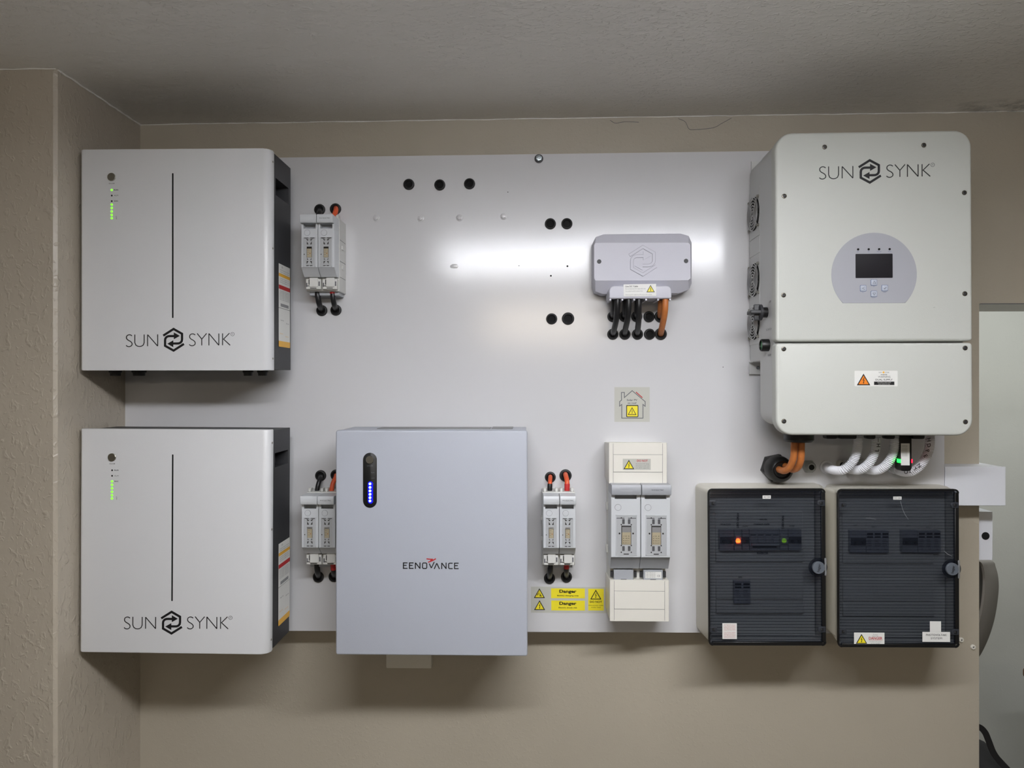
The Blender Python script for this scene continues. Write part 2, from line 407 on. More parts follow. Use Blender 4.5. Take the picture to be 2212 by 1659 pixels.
# ------------------------------------------------------------------ mounting board
D0 = 1.70
t = board = thing('mounting_board', 'large white powder-coated steel board carrying all the equipment', 'board', P(1155, 1365, D0))
c4 = [P(270, 1361, D0), P(2040, 1369, D0), P(2040, 321, D0), P(270, 345, D0)]
b = MB(); b.prism([(p.x, p.z) for p in c4], YW, m_board, BK((0, 0, 0)))
obj('panel', b, t)
def grommet(px, py, r=12, void=True):
    s = sc_(D0)*r; g = MB()
    g.lathe([(s, 0), (s, .002), (s*.92, .0045), (s*.72, .0055), (s*.6, .004), (s*.56, .0006)], m_rubber, FP(px, py, D0), 28)
    g.lathe([(s*.55, .0001), (s*.55, .0009)], m_hole, FP(px, py, D0), 20)
    obj('rubber_grommet', g, board)
G = [(883.4, 398.6, 12), (950.2, 399.8, 12), (1014.3, 397.4, 12), (1188.8, 483.7, 12), (1224.5, 483.5, 12), (1191.7, 688.9, 12), (1227, 688.4, 13.4),
     (1323.8, 684, 12), (1349, 684, 12), (1375.4, 684, 12), (1401.7, 684.3, 12), (1426.6, 684, 13), (1323.7, 722, 12), (1349.6, 722, 12), (1376.9, 722, 12), (1403, 722, 12), (1427.2, 721.5, 13),
     (691, 453, 12), (725, 451.7, 12.3), (695.5, 671, 12), (726, 670, 12), (693, 1027.3, 12), (726, 1026, 12), (688, 1246, 12), (722, 1245, 12),
     (1188.8, 1030.7, 11.8), (1221.6, 1027, 13.3), (1187, 1249, 12), (1223.6, 1246, 12)]
for g in G: grommet(*g)
def hexhead(mb, px, py, D, r, h, m, mw=None):
    s = sc_(D)*r
    if mw: mb.lathe([(s*1.35, 0), (s*1.35, .0015), (s*1.2, .002)], mw, FP(px, py, D), 24)
    mb.prism([(s*math.cos(R(60*i+20)), s*math.sin(R(60*i+20))) for i in range(6)], h, m, FP(px, py, D), bev=s*.12)
    mb.lathe([(s*.45, h), (s*.4, h+.0005), (.0002, h+.0006)], m, FP(px, py, D), 12)
for x, y in ((813, 471), (909, 472), (992.5, 470.5), (1088, 467.5)):
    g = MB(); hexhead(g, x, y, D0, 5.4, .005, m_board, m_board); obj('bolt', g, board, 'white painted hexagon bolt head')
g = MB(); hexhead(g, 1164, 343, D0, 7, .008, m_zinc, m_dark); obj('bolt', g, board, 'bare zinc hexagon bolt with washer on top edge')
for x, y, r in ((1225.7, 575, 2.1), (1190, 595.8, 2.0), (1121, 574, 1), (1562, 793, .9), (1097, 415, 1)):
    g = MB(); g.lathe([(sc_(D0)*r, 0), (sc_(D0)*r, .0003)], m_hole, FP(x, y, D0), 12); obj('drilled_hole', g, board)
g = MB(); g.prism([(sc_(D0)*x, sc_(D0)*y) for x, y in ((-9, 1), (-3, 5), (6, 4), (9, 0), (7, -4), (-2, -5), (-8, -3))], .0006, m_board, FP(981, 575, D0), bev=.0003); obj('dent', g, board)

# ------------------------------------------------------------------ warning graphics
def bolt_pts(s): return [(p[0]*s, p[1]*s) for p in ((.06, .5), (-.17, .02), (.0, .06), (-.06, -.28), (-.13, -.24), (-.03, -.5), (.1, -.27), (.02, -.27), (.15, .14), (-.02, .1), (.16, .5))]
def warn_tri(mb, M, cx, cy, wd, fill, M_ink=None, battery=False):
    """triangle of width wd centred on (cx,cy)"""
    ink = M_ink or m_ink; hgt = wd*.88; T = M @ Matrix.Translation((cx, cy, 0))
    mb.prism([(-wd/2, -hgt/2), (wd/2, -hgt/2), (0, hgt/2)], .0003, ink, T)
    k = .76; mb.prism([(-wd/2*k, -hgt/2+hgt*.085), (wd/2*k, -hgt/2+hgt*.085), (0, hgt/2-hgt*.16)], .0005, fill, T)
    T2 = T @ Matrix.Translation((0, -hgt*.1, .0005))
    if battery:
        T3 = T2 @ Matrix.Translation((-wd*.02, -hgt*.04, 0))
        mb.stroke([(-wd*.16, -hgt*.12), (-wd*.16, hgt*.05), (wd*.1, hgt*.05), (wd*.14, -hgt*.1)], wd*.05, ink, T3, .0002)
        mb.prism([(-wd*.08, -hgt*.14), (wd*.24, -hgt*.2), (wd*.22, -hgt*.12), (wd*.06, -hgt*.09)], .0002, ink, T3)
        mb.stroke([(-wd*.1, hgt*.12), (-wd*.02, hgt*.22), (0, hgt*.32)], wd*.04, ink, T3, .0002)
    else:
        mb.prism(bolt_pts(hgt*.55), .0002, ink, T2)

def px2(M_px, M_py, D):
    """maps picture-pixel coordinates onto the plane at depth D around the point (px,py)"""
    o = P(M_px, M_py, D); s = sc_(D)*(1/(cs+(M_px-1106)/F*sn))
    return FR(o), s

# house sign
M, s = px2(1365.3, 873.8, D0)
t = thing('solar_sign', 'grey house-outline sticker reading Solar PV on roof, above the tall fuse disconnector', 'sticker', P(1365, 911, D0))
b = MB(); b.prism([(-38*s, -37.5*s), (38*s, -37.5*s), (38*s, 37.5*s), (-38*s, 37.5*s)], .0003, m_clearl, M); obj('backing', b, t)
b = MB(); M2 = M @ Matrix.Translation((0, 0, .0003))
def hp(x, y): return ((x/15.085+1300-1365.3)*s, -(y/15.085+820-873.8)*s)
b.stroke([hp(*q) for q in ((995, 1255), (650, 1255), (650, 810), (580, 865), (583, 715), (645, 668), (640, 420), (735, 420), (735, 585), (988, 362), (1412, 718), (1410, 870), (1338, 810), (1338, 1255), (995, 1255))], .0017, m_inkg, M2)
b.stroke([hp(1110, 405), hp(1320, 590)], .0022, m_redink, M2)
b.text('Solar PV', 0, hp(0, 668)[1], .0045, m_inkg, M2, width=22.5*s, bold=.03); b.text('on roof', 0, hp(0, 765)[1], .0042, m_inkg, M2, width=19*s, bold=.03)
b.prism(rrect(hp(795, 0)[0], hp(1190, 0)[0], hp(0, 1222)[1], hp(0, 828)[1], .002), .0003, m_ink, M2)
b.prism(rrect(hp(822, 0)[0], hp(1165, 0)[0], hp(0, 1198)[1], hp(0, 858)[1], .001), .0005, m_yellow, M2)
warn_tri(b, M2 @ Matrix.Translation((0, 0, .0005)), 0, hp(0, 1025)[1], 19*s, m_yellow); obj('print', b, t)

# danger strip
M, s = px2(1226.5, 1295.5, D0)
t = thing('danger_strip', 'long grey sticker with yellow Danger panels under the right-hand fuse pair', 'sticker', P(1226, 1324, D0))
def hp(x, y): return ((x/12.289+1140-1226.5)*s, -(y/12.289+1260-1295.5)*s)
def rc(mb, x0, y0, x1, y1, h, m, M): a = hp(x0, y1); c = hp(x1, y0); mb.prism([(a[0], a[1]), (c[0], a[1]), (c[0], c[1]), (a[0], c[1])], h, m, M)
b = MB(); rc(b, 85, 95, 2085, 785, .0003, m_clearl, M); obj('backing', b, t)
b = MB(); M2 = M @ Matrix.Translation((0, 0, .0003))
rc(b, 620, 135, 1515, 395, .0002, m_yellow, M2); rc(b, 625, 458, 1515, 720, .0002, m_yellow, M2); rc(b, 1605, 140, 2015, 715, .0002, m_yellow, M2)
M3 = M2 @ Matrix.Translation((0, 0, .0002))
for y, tx in ((215, 'Battery charging area'), (535, 'Electric shock risk')):
    b.text('Danger', hp(1065, 0)[0], hp(0, y)[1], .0072, m_ink, M3, width=37*s, bold=.05)
    b.text(tx, hp(1065, 0)[0], hp(0, y+112)[1], .0031, m_ink, M3, width=(46 if y < 300 else 40)*s, bold=.02)
b.text('DO NOT', hp(1808, 0)[0], hp(0, 488)[1], .005, m_ink, M3, width=26*s, bold=.03)
b.text('Disconnect cable', hp(1808, 0)[0], hp(0, 580)[1], .0025, m_ink, M3, width=31*s); b.text('under load', hp(1808, 0)[0], hp(0, 632)[1], .0025, m_ink, M3, width=20*s)
warn_tri(b, M2, *hp(310, 265), 24*s, m_yellow, battery=True); warn_tri(b, M2, *hp(315, 583), 24*s, m_yellow); warn_tri(b, M3, *hp(1805, 292), 24*s, m_yellow)
obj('print', b, t)

# ------------------------------------------------------------------ wordmark with two arrows in a hexagon
def arrows(mb, m, M, k, h=.0003, wd=38):
    def q(x, y): return ((x-990)*k, -(y-303)*k)
    for f in (1, -1):
        def r(x, y): a = q(x, y); return (a[0]*f, a[1]*f)
        mb.stroke([r(812, 232), r(990, 119), r(1136, 201), r(1136, 295), r(1131, 325), r(1112, 350), r(1082, 364), r(1050, 366), r(985, 366)], wd*k, m, M, h)
        mb.prism([r(882, 370), r(985, 428), r(985, 312)], h, m, M)
def wordmark(mb, m, M, k):
    """k metres per drawing unit"""
    def q(p): return [((x-990)*k, -(y-303)*k) for x, y in p]
    w_ = 15*k
    arrows(mb, m, M, k)
    S = [(275, 235), (248, 219), (212, 219), (184, 240), (180, 275), (203, 304), (250, 332), (274, 362), (270, 396), (235, 418), (198, 415), (172, 397)]
    mb.stroke(q(S), w_, m, M, smooth=True, n=4); mb.stroke(q([(x+1087, y-14) for x, y in S]), w_, m, M, smooth=True, n=4)
    mb.stroke(q([(323, 212), (323, 350), (340, 392), (372, 412), (403, 417), (436, 412), (468, 392), (484, 350), (484, 212)]), w_, m, M)
    for pl in ([(543, 412), (543, 215)], [(543, 215), (716, 410)], [(716, 410), (716, 210)],
               [(1395, 195), (1475, 292)], [(1558, 195), (1475, 292)], [(1475, 288), (1475, 400)],
               [(1597, 400), (1597, 197)], [(1597, 197), (1768, 397)], [(1768, 397), (1768, 197)],
               [(1832, 195), (1832, 397)], [(1950, 192), (1845, 296)], [(1845, 290), (1962, 397)]):
        mb.stroke(q(pl), w_, m, M)
    c = circ(0, 0, 30, 16); c.append(c[0]); mb.stroke(q([(2002+x, 208+y) for x, y in c]), 6*k, m_inkg, M)
    mb.text('R', (2002-990)*k, -(208-303)*k, 26*k, m_inkg, M)

# ------------------------------------------------------------------ white wall batteries
DFb = 1.512
def battery(px0, px1, pt, pb, label, lit, slot, logo_c, feet, handle, tilt=0):
    xl = P(px0, 800, DFb).x; xr = P(px1, 800, 1.535).x; zt = P(400, pt, DFb).z; zb = P(400, pb, DFb).z
    y0 = DFb-1.7; y1 = 1.535-1.7; y2 = 1.645-1.7
    cx = (xl+xr)/2
    t = thing('wall_battery', label, 'battery', (cx, y2, zb if not tilt else (zb+zt)/2), 'white wall batteries stacked at the left end of the board')
    # cover: bent sheet, round along both upright edges
    r = .016; pr = []
    for cxx, a0, a1 in ((xl+r*.4, 180, 270), (xr-r, 270, 360)):
        rr = r if cxx != xl+r*.4 else r*.4
        for i in range(7):
            a = R(a0+(a1-a0)*i/6); pr.append((cxx+rr*math.cos(a), y0+rr+rr*math.sin(a)))
    pr += [(xr, y1), (xl, y1)]
    b = MB(); b.prism(pr, zt-zb, m_batt, UP((0, 0, zb)), bev=.0016, both=True); cov = obj('cover', b, t)
    # body with the carrying recess in the visible side
    ya, yb = 1.547-1.7, 1.632-1.7; za = P(594, handle[1], 1.547).z; zc = P(594, handle[0], 1.547).z; dz = .003
    b = MB(); e = xr-.0008
    b.box(xl+.002, e, y1, y2, zb+dz, za, m_dark); b.box(xl+.002, e, y1, y2, zc, zt-dz, m_dark)
    b.box(xl+.002, e-.03, y1, y2, za, zc, m_dark); b.box(e-.03, e, y1, ya, za, zc, m_dark); b.box(e-.03, e, yb, y2, za, zc, m_dark)
    obj('body', b, t)
    for q0, q1 in ((zt-.13, zt-.05), (zb+.05, zb+.09)): b = MB(); b.box(xl+.03, xr-.03, y2, -.0005, q0, q1, m_dark); obj('bracket', b, t)
    b = MB(); fx = P(slot[0], 0, DFb).x; a0 = P(slot[0], slot[2], DFb).z; a1 = P(slot[0], slot[1], DFb).z
    b.prism(rrect(-.0016, .0016, a0, a1, .0015, 3), .0003, m_hole, FR((fx, y0, 0))); obj('slot', b, t)
    M, s = px2(logo_c[0], logo_c[1], DFb); b = MB(); wordmark(b, m_ink, M, s/7.8*.99); obj('wordmark', b, t)
    bx = 241.5; by = pt+61
    b = MB(); b.lathe([(.0088, 0), (.0088, .002), (.0082, .0026), (.0074, .0026), (.0003, .0024)], m_steel, FP(bx, by, DFb), 28); obj('power_button', b, t)
    b = MB(); M, s = px2(bx, by, DFb)
    b.text('On/Off', 0, -14*s, .0027, m_ink, M, width=12.5*s)
    for tx, y in (('RUN', 28), ('ALM', 40), ('SOC', 52)): b.text(tx, 9.5*s, -y*s, .0028, m_ink, M, width=9*s, bold=.03)
    b.text('LOW', 10*s, -88*s, .0025, m_ink, M, width=7*s, rot=R(-90), bold=.04); obj('print', b, t)
    for y, on in zip((28, 40, 52, 59.5, 67, 74.5, 82, 89), lit):
        b = MB(); rr = (2.5 if on else 1.9)*s
        b.prism(circ(0, -y*s, rr, 14), .0008 if on else .0003, m_green if on else m_hole, M); obj('status_light', b, t, 'lit green indicator' if on else None)
    for y in (28, 215, 453):
        b = MB(); p = Vector((xr, y1-.008, P(586, pt+y, 1.527).z)); b.lathe([(.0024, 0), (.0022, .0012), (.0004, .0012)], m_steel, RT(p), 10); obj('screw', b, t)
    # stickers on the side
    YY = lambda px: 1.535*(P(px1, 0, 1.535).x/P(px, 0, 1.535).x)-1.7
    u0, u1 = YY(602), YY(626); hh = pt-322
    zA = P(602, 569+hh, u0+1.7).z; zB = P(604, 664+hh, u0+1.7).z; zC = P(604, 749+hh, u0+1.7).z
    if hh > 100: zA -= .0; zB = zA-(.0975); zC = zA-.184
    M = RT((xr, 0, 0)); wdt = u1-u0; um = (u0+u1)/2
    b = MB(); b.prism([(u0, zB), (u1, zB), (u1, zA), (u0, zA)], .0003, m_paper, M); M2 = M @ Matrix.Translation((0, 0, .0003))
    z = zA-.006; b.text('-(O)-', um-.015, z, .004, m_inkg, M2)
    for i in range(3): b.text('Lithium battery system', um, z-.007-i*.0045, .002, m_inkg, M2, width=wdt*.8)
    b.prism([(u0, zA-.028), (u1, zA-.028), (u1, zA-.021), (u0, zA-.021)], .0002, m_amber, M2)
    for i in range(3): b.text('Nominal voltage 51.2V', um, zA-.032-i*.0042, .002, m_inkg, M2, width=wdt*.8)
    b.prism([(u0, zA-.056), (u1, zA-.056), (u1, zA-.047), (u0, zA-.047)], .0002, m_redink, M2)
    for i in range(7): b.text('Do not open or disassemble', um, zA-.060-i*.0032, .0019, m_inkg, M2, width=wdt*.85)
    for i in range(22): b.prism([(u0+.012+i*.0024, zB+.003), (u0+.0128+i*.0024+.0008*(i % 2), zB+.003), (u0+.0128+i*.0024+.0008*(i % 2), zB+.010), (u0+.012+i*.0024, zB+.010)], .0002, m_inkg, M2)
    obj('rating_label', b, t)
    b = MB(); b.prism(rrect(u0, u1, zC, zB-.001, (.003, .003, .001, .001), 3), .0003, m_paper, M)
    b.prism(rrect(u0, u1, zC, zC+.013, (.003, .003, 0, 0), 3), .0005, m_amber, M)
    for i, (a, c) in enumerate(((.016, .025), (.02, .055), (-.02, .03), (-.016, .06))): b.text('Scan me', um+a, zC+c, .003, m_inkg if i % 2 else m_amber, M2, width=.02)
    obj('info_label', b, t)
    for fx0, fx1 in feet:
        a = P(fx0, pb, 1.575); c = P(fx1, pb, 1.575); rr = (c.x-a.x)/2
        b = MB(); b.lathe([(rr, 0), (rr, .006), (rr*.85, .008), (rr*.8, .014)], m_rubber, DN((a.x+rr, a.y, zb+.003)), 20); obj('socket', b, t)
    if tilt: t.rotation_euler.y = tilt
    return t
battery(173, 592, 321.5, 800, 'upper white wall battery with charcoal side, two green-lit groups of indicators, left end of board', (1, 0, 0, 1, 1, 1, 1, 1), (373.3, 374, 687), (375, 734), ((237, 262), (286, 315), (525, 547), (556, 579)), (384, 421))
battery(172, 589.5, 927.5, 1411, 'lower white wall battery with charcoal side, below the other, left end of board', (0, 0, 1, 1, 1, 1, 1, 1), (372.3, 981.5, 1298.5), (371.5, 1345), ((286, 312), (530, 550)), (970+8, 1003+6), tilt=.005)

# ------------------------------------------------------------------ grey wall battery
DG = 1.512
t = thing('wall_battery', 'blue-grey wall battery with black light strip in the middle of the board', 'battery', P(932, 1416, 1.665))
xl, xr = P(725, 0, DG).x, P(1139.5, 0, DG).x; zt, zb = P(932, 930, DG).z, P(932, 1416.5, DG).z
b = MB(); b.slab(xl, xr, zb, zt, .005, .02, m_grey, FR((0, DG-1.7+.02, 0)), f=.0035); obj('cover', b, t, smooth=30)
b = MB(); b.box(xl+.003, xr-.003, DG-1.7+.02, 1.660-1.7, zb+.004, zt-.001, m_grey, .0015); obj('body', b, t)
b = MB(); q0, q1 = P(820, 0, 1.6).x, P(1060, 0, 1.6).x
b.box(q0, q1, 1.57-1.7, 1.63-1.7, zt-.002, zt+.0008, m_greytop, .0006); b.box(q1+.003, q1+.05, 1.575-1.7, 1.645-1.7, zt-.002, zt+.0006, m_greytop); obj('top_grip', b, t)
for q0, q1 in ((zt-.12, zt-.05), (H-.50, H-.46)): b = MB(); b.box(xl+.05, xr-.05, 1.66-1.7, -.0005, q0, q1, m_greytop); obj('bracket', b, t)
M, s = px2(799.2, 1037.5, DG)
b = MB(); b.prism(rrect(-15*s, 15*s, -59.5*s, 59.5*s, 15*s, 8), .0006, m_black, M, bev=.0003); pl = obj('light_strip', b, t, 'black rounded light strip')
b = MB(); b.lathe([(8.8*s, .0006), (8.8*s, .0022), (8.2*s, .003), (7.6*s, .003), (7.4*s, .0026), (.0003, .0026)], m_steel, M @ Matrix.Translation((0, 44.5*s, 0)), 28); obj('power_button', b, t)
b = MB(); M2 = M @ Matrix.Translation((0, 0, .0006)); b.prism(rrect(-4.5*s, 6.5*s, -50*s, -2.5*s, 5*s, 5), .0002, m_bluehalo, M2); obj('led_halo', b, pl)  # glowing strip painted in as the halo of the LEDs
b = MB()
b.text('ON/OFF', 0, 31*s, .0028, m_inkg, M2, width=13*s); b.text('RUN', 6.3*s, 16.7*s, .0026, m_inkg, M2, width=6.5*s); b.text('ALM', 6.3*s, 4.6*s, .0026, m_inkg, M2, width=6.5*s)
b.text('LOW', 7*s, -43*s, .002, m_inkg, M2, width=6*s, rot=R(90)); b.text('SOC', 7*s, -7.5*s, .002, m_inkg, M2, width=4*s); obj('print', b, pl)
for y in (1045, 1052.7, 1060.2, 1067.6, 1074.8, 1081.9):
    b = MB(); b.prism(circ(.4*s, -(y-1037.5)*s, 2.6*s, 14), .0012, m_blue, M2); obj('status_light', b, pl)
M, s = px2(930.5, 1222, DG); b = MB()
def q(p): return [((x-1040)*s/14.75, -(y-487)*s/14.75) for x, y in p]
wd = 32*s/14.75
for pl in ([(168, 385), (168, 590)], [(150, 401), (298, 401)], [(150, 481), (268, 481)], [(150, 575), (298, 575)],
           [(360, 385), (360, 590)], [(343, 401), (490, 401)], [(343, 481), (460, 481)], [(343, 575), (490, 575)],
           [(550, 590), (550, 395)], [(550, 395), (696, 578)], [(696, 585), (696, 385)],
           [(1391, 590), (1391, 395)], [(1391, 395), (1530, 578)], [(1530, 585), (1530, 385)],
           [(1740, 402), (1640, 402), (1612, 425), (1612, 552), (1640, 576), (1740, 576)],
           [(1801, 385), (1801, 590)], [(1785, 401), (1930, 401)], [(1785, 481), (1903, 481)], [(1785, 575), (1930, 575)],
           [(778, 425), (800, 401), (890, 401), (912, 425), (912, 552), (890, 576), (800, 576), (778, 552), (778, 425)],
           [(992, 420), (1058, 560)], [(1058, 560), (1152, 368)], [(1150, 590), (1232, 408)], [(1232, 408), (1318, 590)]):
    b.stroke(q(pl), wd, m_ink, M)
b.stroke(q([(905, 268), (1000, 278), (1110, 282)]), wd*1.1, m_redink, M); b.stroke(q([(955, 378), (1100, 320), (1205, 262)]), wd*1.1, m_redink, M, h=.0004); b.stroke(q([(1020, 325), (1100, 285)]), wd*.6, m_redink, M, h=.0005)
obj('wordmark', b, t)

# switch box on the wall behind and below it
t = thing('switch_box', 'small off-white switch box on the wall under the blue-grey battery', 'switch box', P(883, 1443, DW))
a = P(834, 1443.5, 1.735); c = P(932, 1360, 1.735)
b = MB(); b.slab(a.x, c.x, a.z, c.z, .003, YW-a.y, m_cream, FR((0, YW, 0)), f=.002, n=4); obj('housing', b, t)
b = MB(); f = a.y; b.prism(rrect(P(839, 0, 1.735).x, P(926, 0, 1.735).x, P(883, 1425, 1.735).z, c.z-.006, .001, 2), .0015, m_cream, FR((0, f, 0)), bev=.0006); obj('cover_plate', b, t)

# ------------------------------------------------------------------ fuse holders
def carrier(mb, xl, xr, ztop, k, D, big=False):
    """profile of one pull-out carrier: hood, notch, face, sloping foot. k: metres per pixel"""
    y = D-1.7
    hd, nt, wt, wb, en = ((22, 32, 46, 157, 187) if big else (18, 29, 46, 113, 131))
    hood, back = y-.012, 1.645-1.7
    foot = m_fuse2 if big else m_fuse
    body = [(y, -nt*k), (y, -wb*k), (y+.006, -(wb+3)*k), (y+.022, -en*k), (back, -en*k), (back, -nt*k)]
    def side(pts, m, a, c, bev=.0008): mb.prism([(p[0], ztop+p[1]) for p in pts], c-a, m, frame((a, 0, 0), (0, 1, 0), (0, 0, 1), (1, 0, 0)), bev=bev, both=True, seg=1)
    side(body, m_fuse, xl, xr)
    side([(hood+.002, 0), (hood, -3*k), (hood, -(hd-3)*k), (hood+.002, -hd*k), (y+.004, -hd*k), (back, -hd*k), (back, 0)], m_fuse2 if big else m_fuse, xl, xr)
    gap = (xr-xl)*.13
    side([(y+.001, -hd*k), (y+.001, -(nt+.5)*k), (back, -(nt+.5)*k), (back, -hd*k)], m_fuse, xl, xl+gap, .0003)
    side([(y+.001, -hd*k), (y+.001, -(nt+.5)*k), (back, -(nt+.5)*k), (back, -hd*k)], m_fuse, xr-gap, xr, .0003)
    side([(y+.018, -hd*k), (y+.018, -(nt+.5)*k), (back, -(nt+.5)*k), (back, -hd*k)], m_fuse2, xl+gap, xr-gap, 0)
    if big: side([(y-.0006, -(wb+1)*k), (y+.0056, -(wb+3.5)*k), (y+.0212, -(en-.5)*k), (y+.024, -(en-.5)*k), (y+.008, -(wb+3)*k)], m_fuse2, xl+.0004, xr-.0004, 0)
def window(par, xl, xr, z0, z1, y, big, warm):
    """see-through window with the fuse behind it"""
    M = FR(((xl+xr)/2, y, (z0+z1)/2)); w2 = (xr-xl)/2; h2 = (z1-z0)/2
    b = MB()
    # raised rim
    for a, c, e, f in ((-w2, w2, h2-.0012, h2), (-w2, w2, -h2, -h2+.0012), (-w2, -w2+.0012, -h2, h2), (w2-.0012, w2, -h2, h2)):
        b.prism([(a, e), (c, e), (c, f), (a, f)], .0016, m_fuse, M)
    b.prism([(-w2, -h2), (w2, -h2), (w2, h2), (-w2, h2)], .0004, m_fuse, M)
    M2 = M @ Matrix.Translation((0, 0, .0004)); u = w2/12; v = h2/33
    if not big:
        for sx in (-1, 1):
            b.prism([(sx*1*u, 27*v), (sx*7*u, 30*v), (sx*4*u, 25*v)], .0002, m_ink, M2)
            b.prism([(sx*1.5*u, 17*v), (sx*5*u, 24*v), (sx*5*u, 17*v)], .0002, m_ink, M2)
            b.prism([(sx*1.5*u, -20*v), (sx*5*u, -26*v), (sx*5*u, -20*v), ], .0002, m_ink, M2)
            b.prism([(sx*1.5*u, -17*v), (sx*4.5*u, -13*v), (sx*4.5*u, -17*v)], .0002, m_inkg, M2)
            b.stroke([(sx*2*u, 31*v), (sx*10*u, 31*v)], 1.6*v, m_ink, M2, .0002); b.stroke([(sx*1*u, -30*v), (sx*6*u, -30*v)], 1.6*v, m_ink, M2, .0002)
        b.prism(circ(-10*u, -5*v, 1.1*u, 8), .0002, m_ink, M2)
    else:
        for sx in (-1, 1):
            for e in (22, -22): b.prism(rrect(sx*3.2*u-1.4*u, sx*3.2*u+1.4*u, (e-4)*v, (e+4)*v, .4*u, 2), .0002, m_inkg, M2)
            for e in (28, 17, -17, -28): b.prism(circ(sx*5.6*u, e*v, .8*u, 8), .0002, m_ink, M2)
            b.prism([(sx*8.5*u, 4*v), (sx*6.8*u, 4*v), (sx*6.8*u, 1.2*v), (sx*8.5*u, 1.2*v)], .0002, m_ink, M2)
            b.stroke([(sx*2*u, 27.5*v), (sx*11*u, 27.5*v)], 1.2*v, m_inkg, M2, .0002)
        b.stroke([(-3*u, -31*v), (3*u, -31*v)], 1.5*v, m_ink, M2, .0002)
    obj('window_frame', b, par)
    b = MB(); a = (5*u, 12*v) if not big else (5.6*u, 15.5*v)
    b.prism([(-a[0], -a[1]), (a[0], -a[1]), (a[0], a[1]), (-a[0], a[1])], .0003, m_hole if not big else m_dark, M2)
    M3 = M2 @ Matrix.Translation((0, 0, .0003))
    b.prism(rrect(-a[0]*.86, a[0]*.9, -a[1]*.98, a[1]*(.62 if not big else .55), .0006, 2), .001, m_fuseb, M3)
    M4 = M3 @ Matrix.Translation((0, 0, .001))
    if big:
        b.prism([(-a[0]*.86, a[1]*.3), (a[0]*.9, a[1]*.3), (a[0]*.9, a[1]*.85), (-a[0]*.86, a[1]*.85)], .0011, m_module, M3)
        for i in range(4): b.text('CE EAC 00'[i:i+4], 0, -a[1]*(.1+.24*i), .0014*k_, m_ink, M4, width=a[0]*1.3)
    else:
        for i in range(3): b.stroke([(-a[0]*.7, a[1]*(.35-.4*i)), (a[0]*(.1-.1*i), a[1]*(.35-.4*i))], .0005, m_inkg, M4, .0002)
        b.prism(circ(a[0]*.35, -a[1]*.25, .0012, 10), .0003, m_tan, M4)
        if warm: b.prism([(-a[0], a[1]*.66), (a[0], a[1]*.66), (a[0], a[1]*1.0), (-a[0], a[1]*1.0)], .0012, m_wire, M3)
    obj('fuse', b, par, 'beige fuse body behind the window')
    b = MB(); b.prism([(-w2+.0012, -h2+.0012), (w2-.0012, -h2+.0012), (w2-.0012, h2-.0012), (-w2+.0012, h2-.0012)], .0006, m_clear, M @ Matrix.Translation((0, 0, .0026)))
    obj('pane', b, par)
k_ = 1
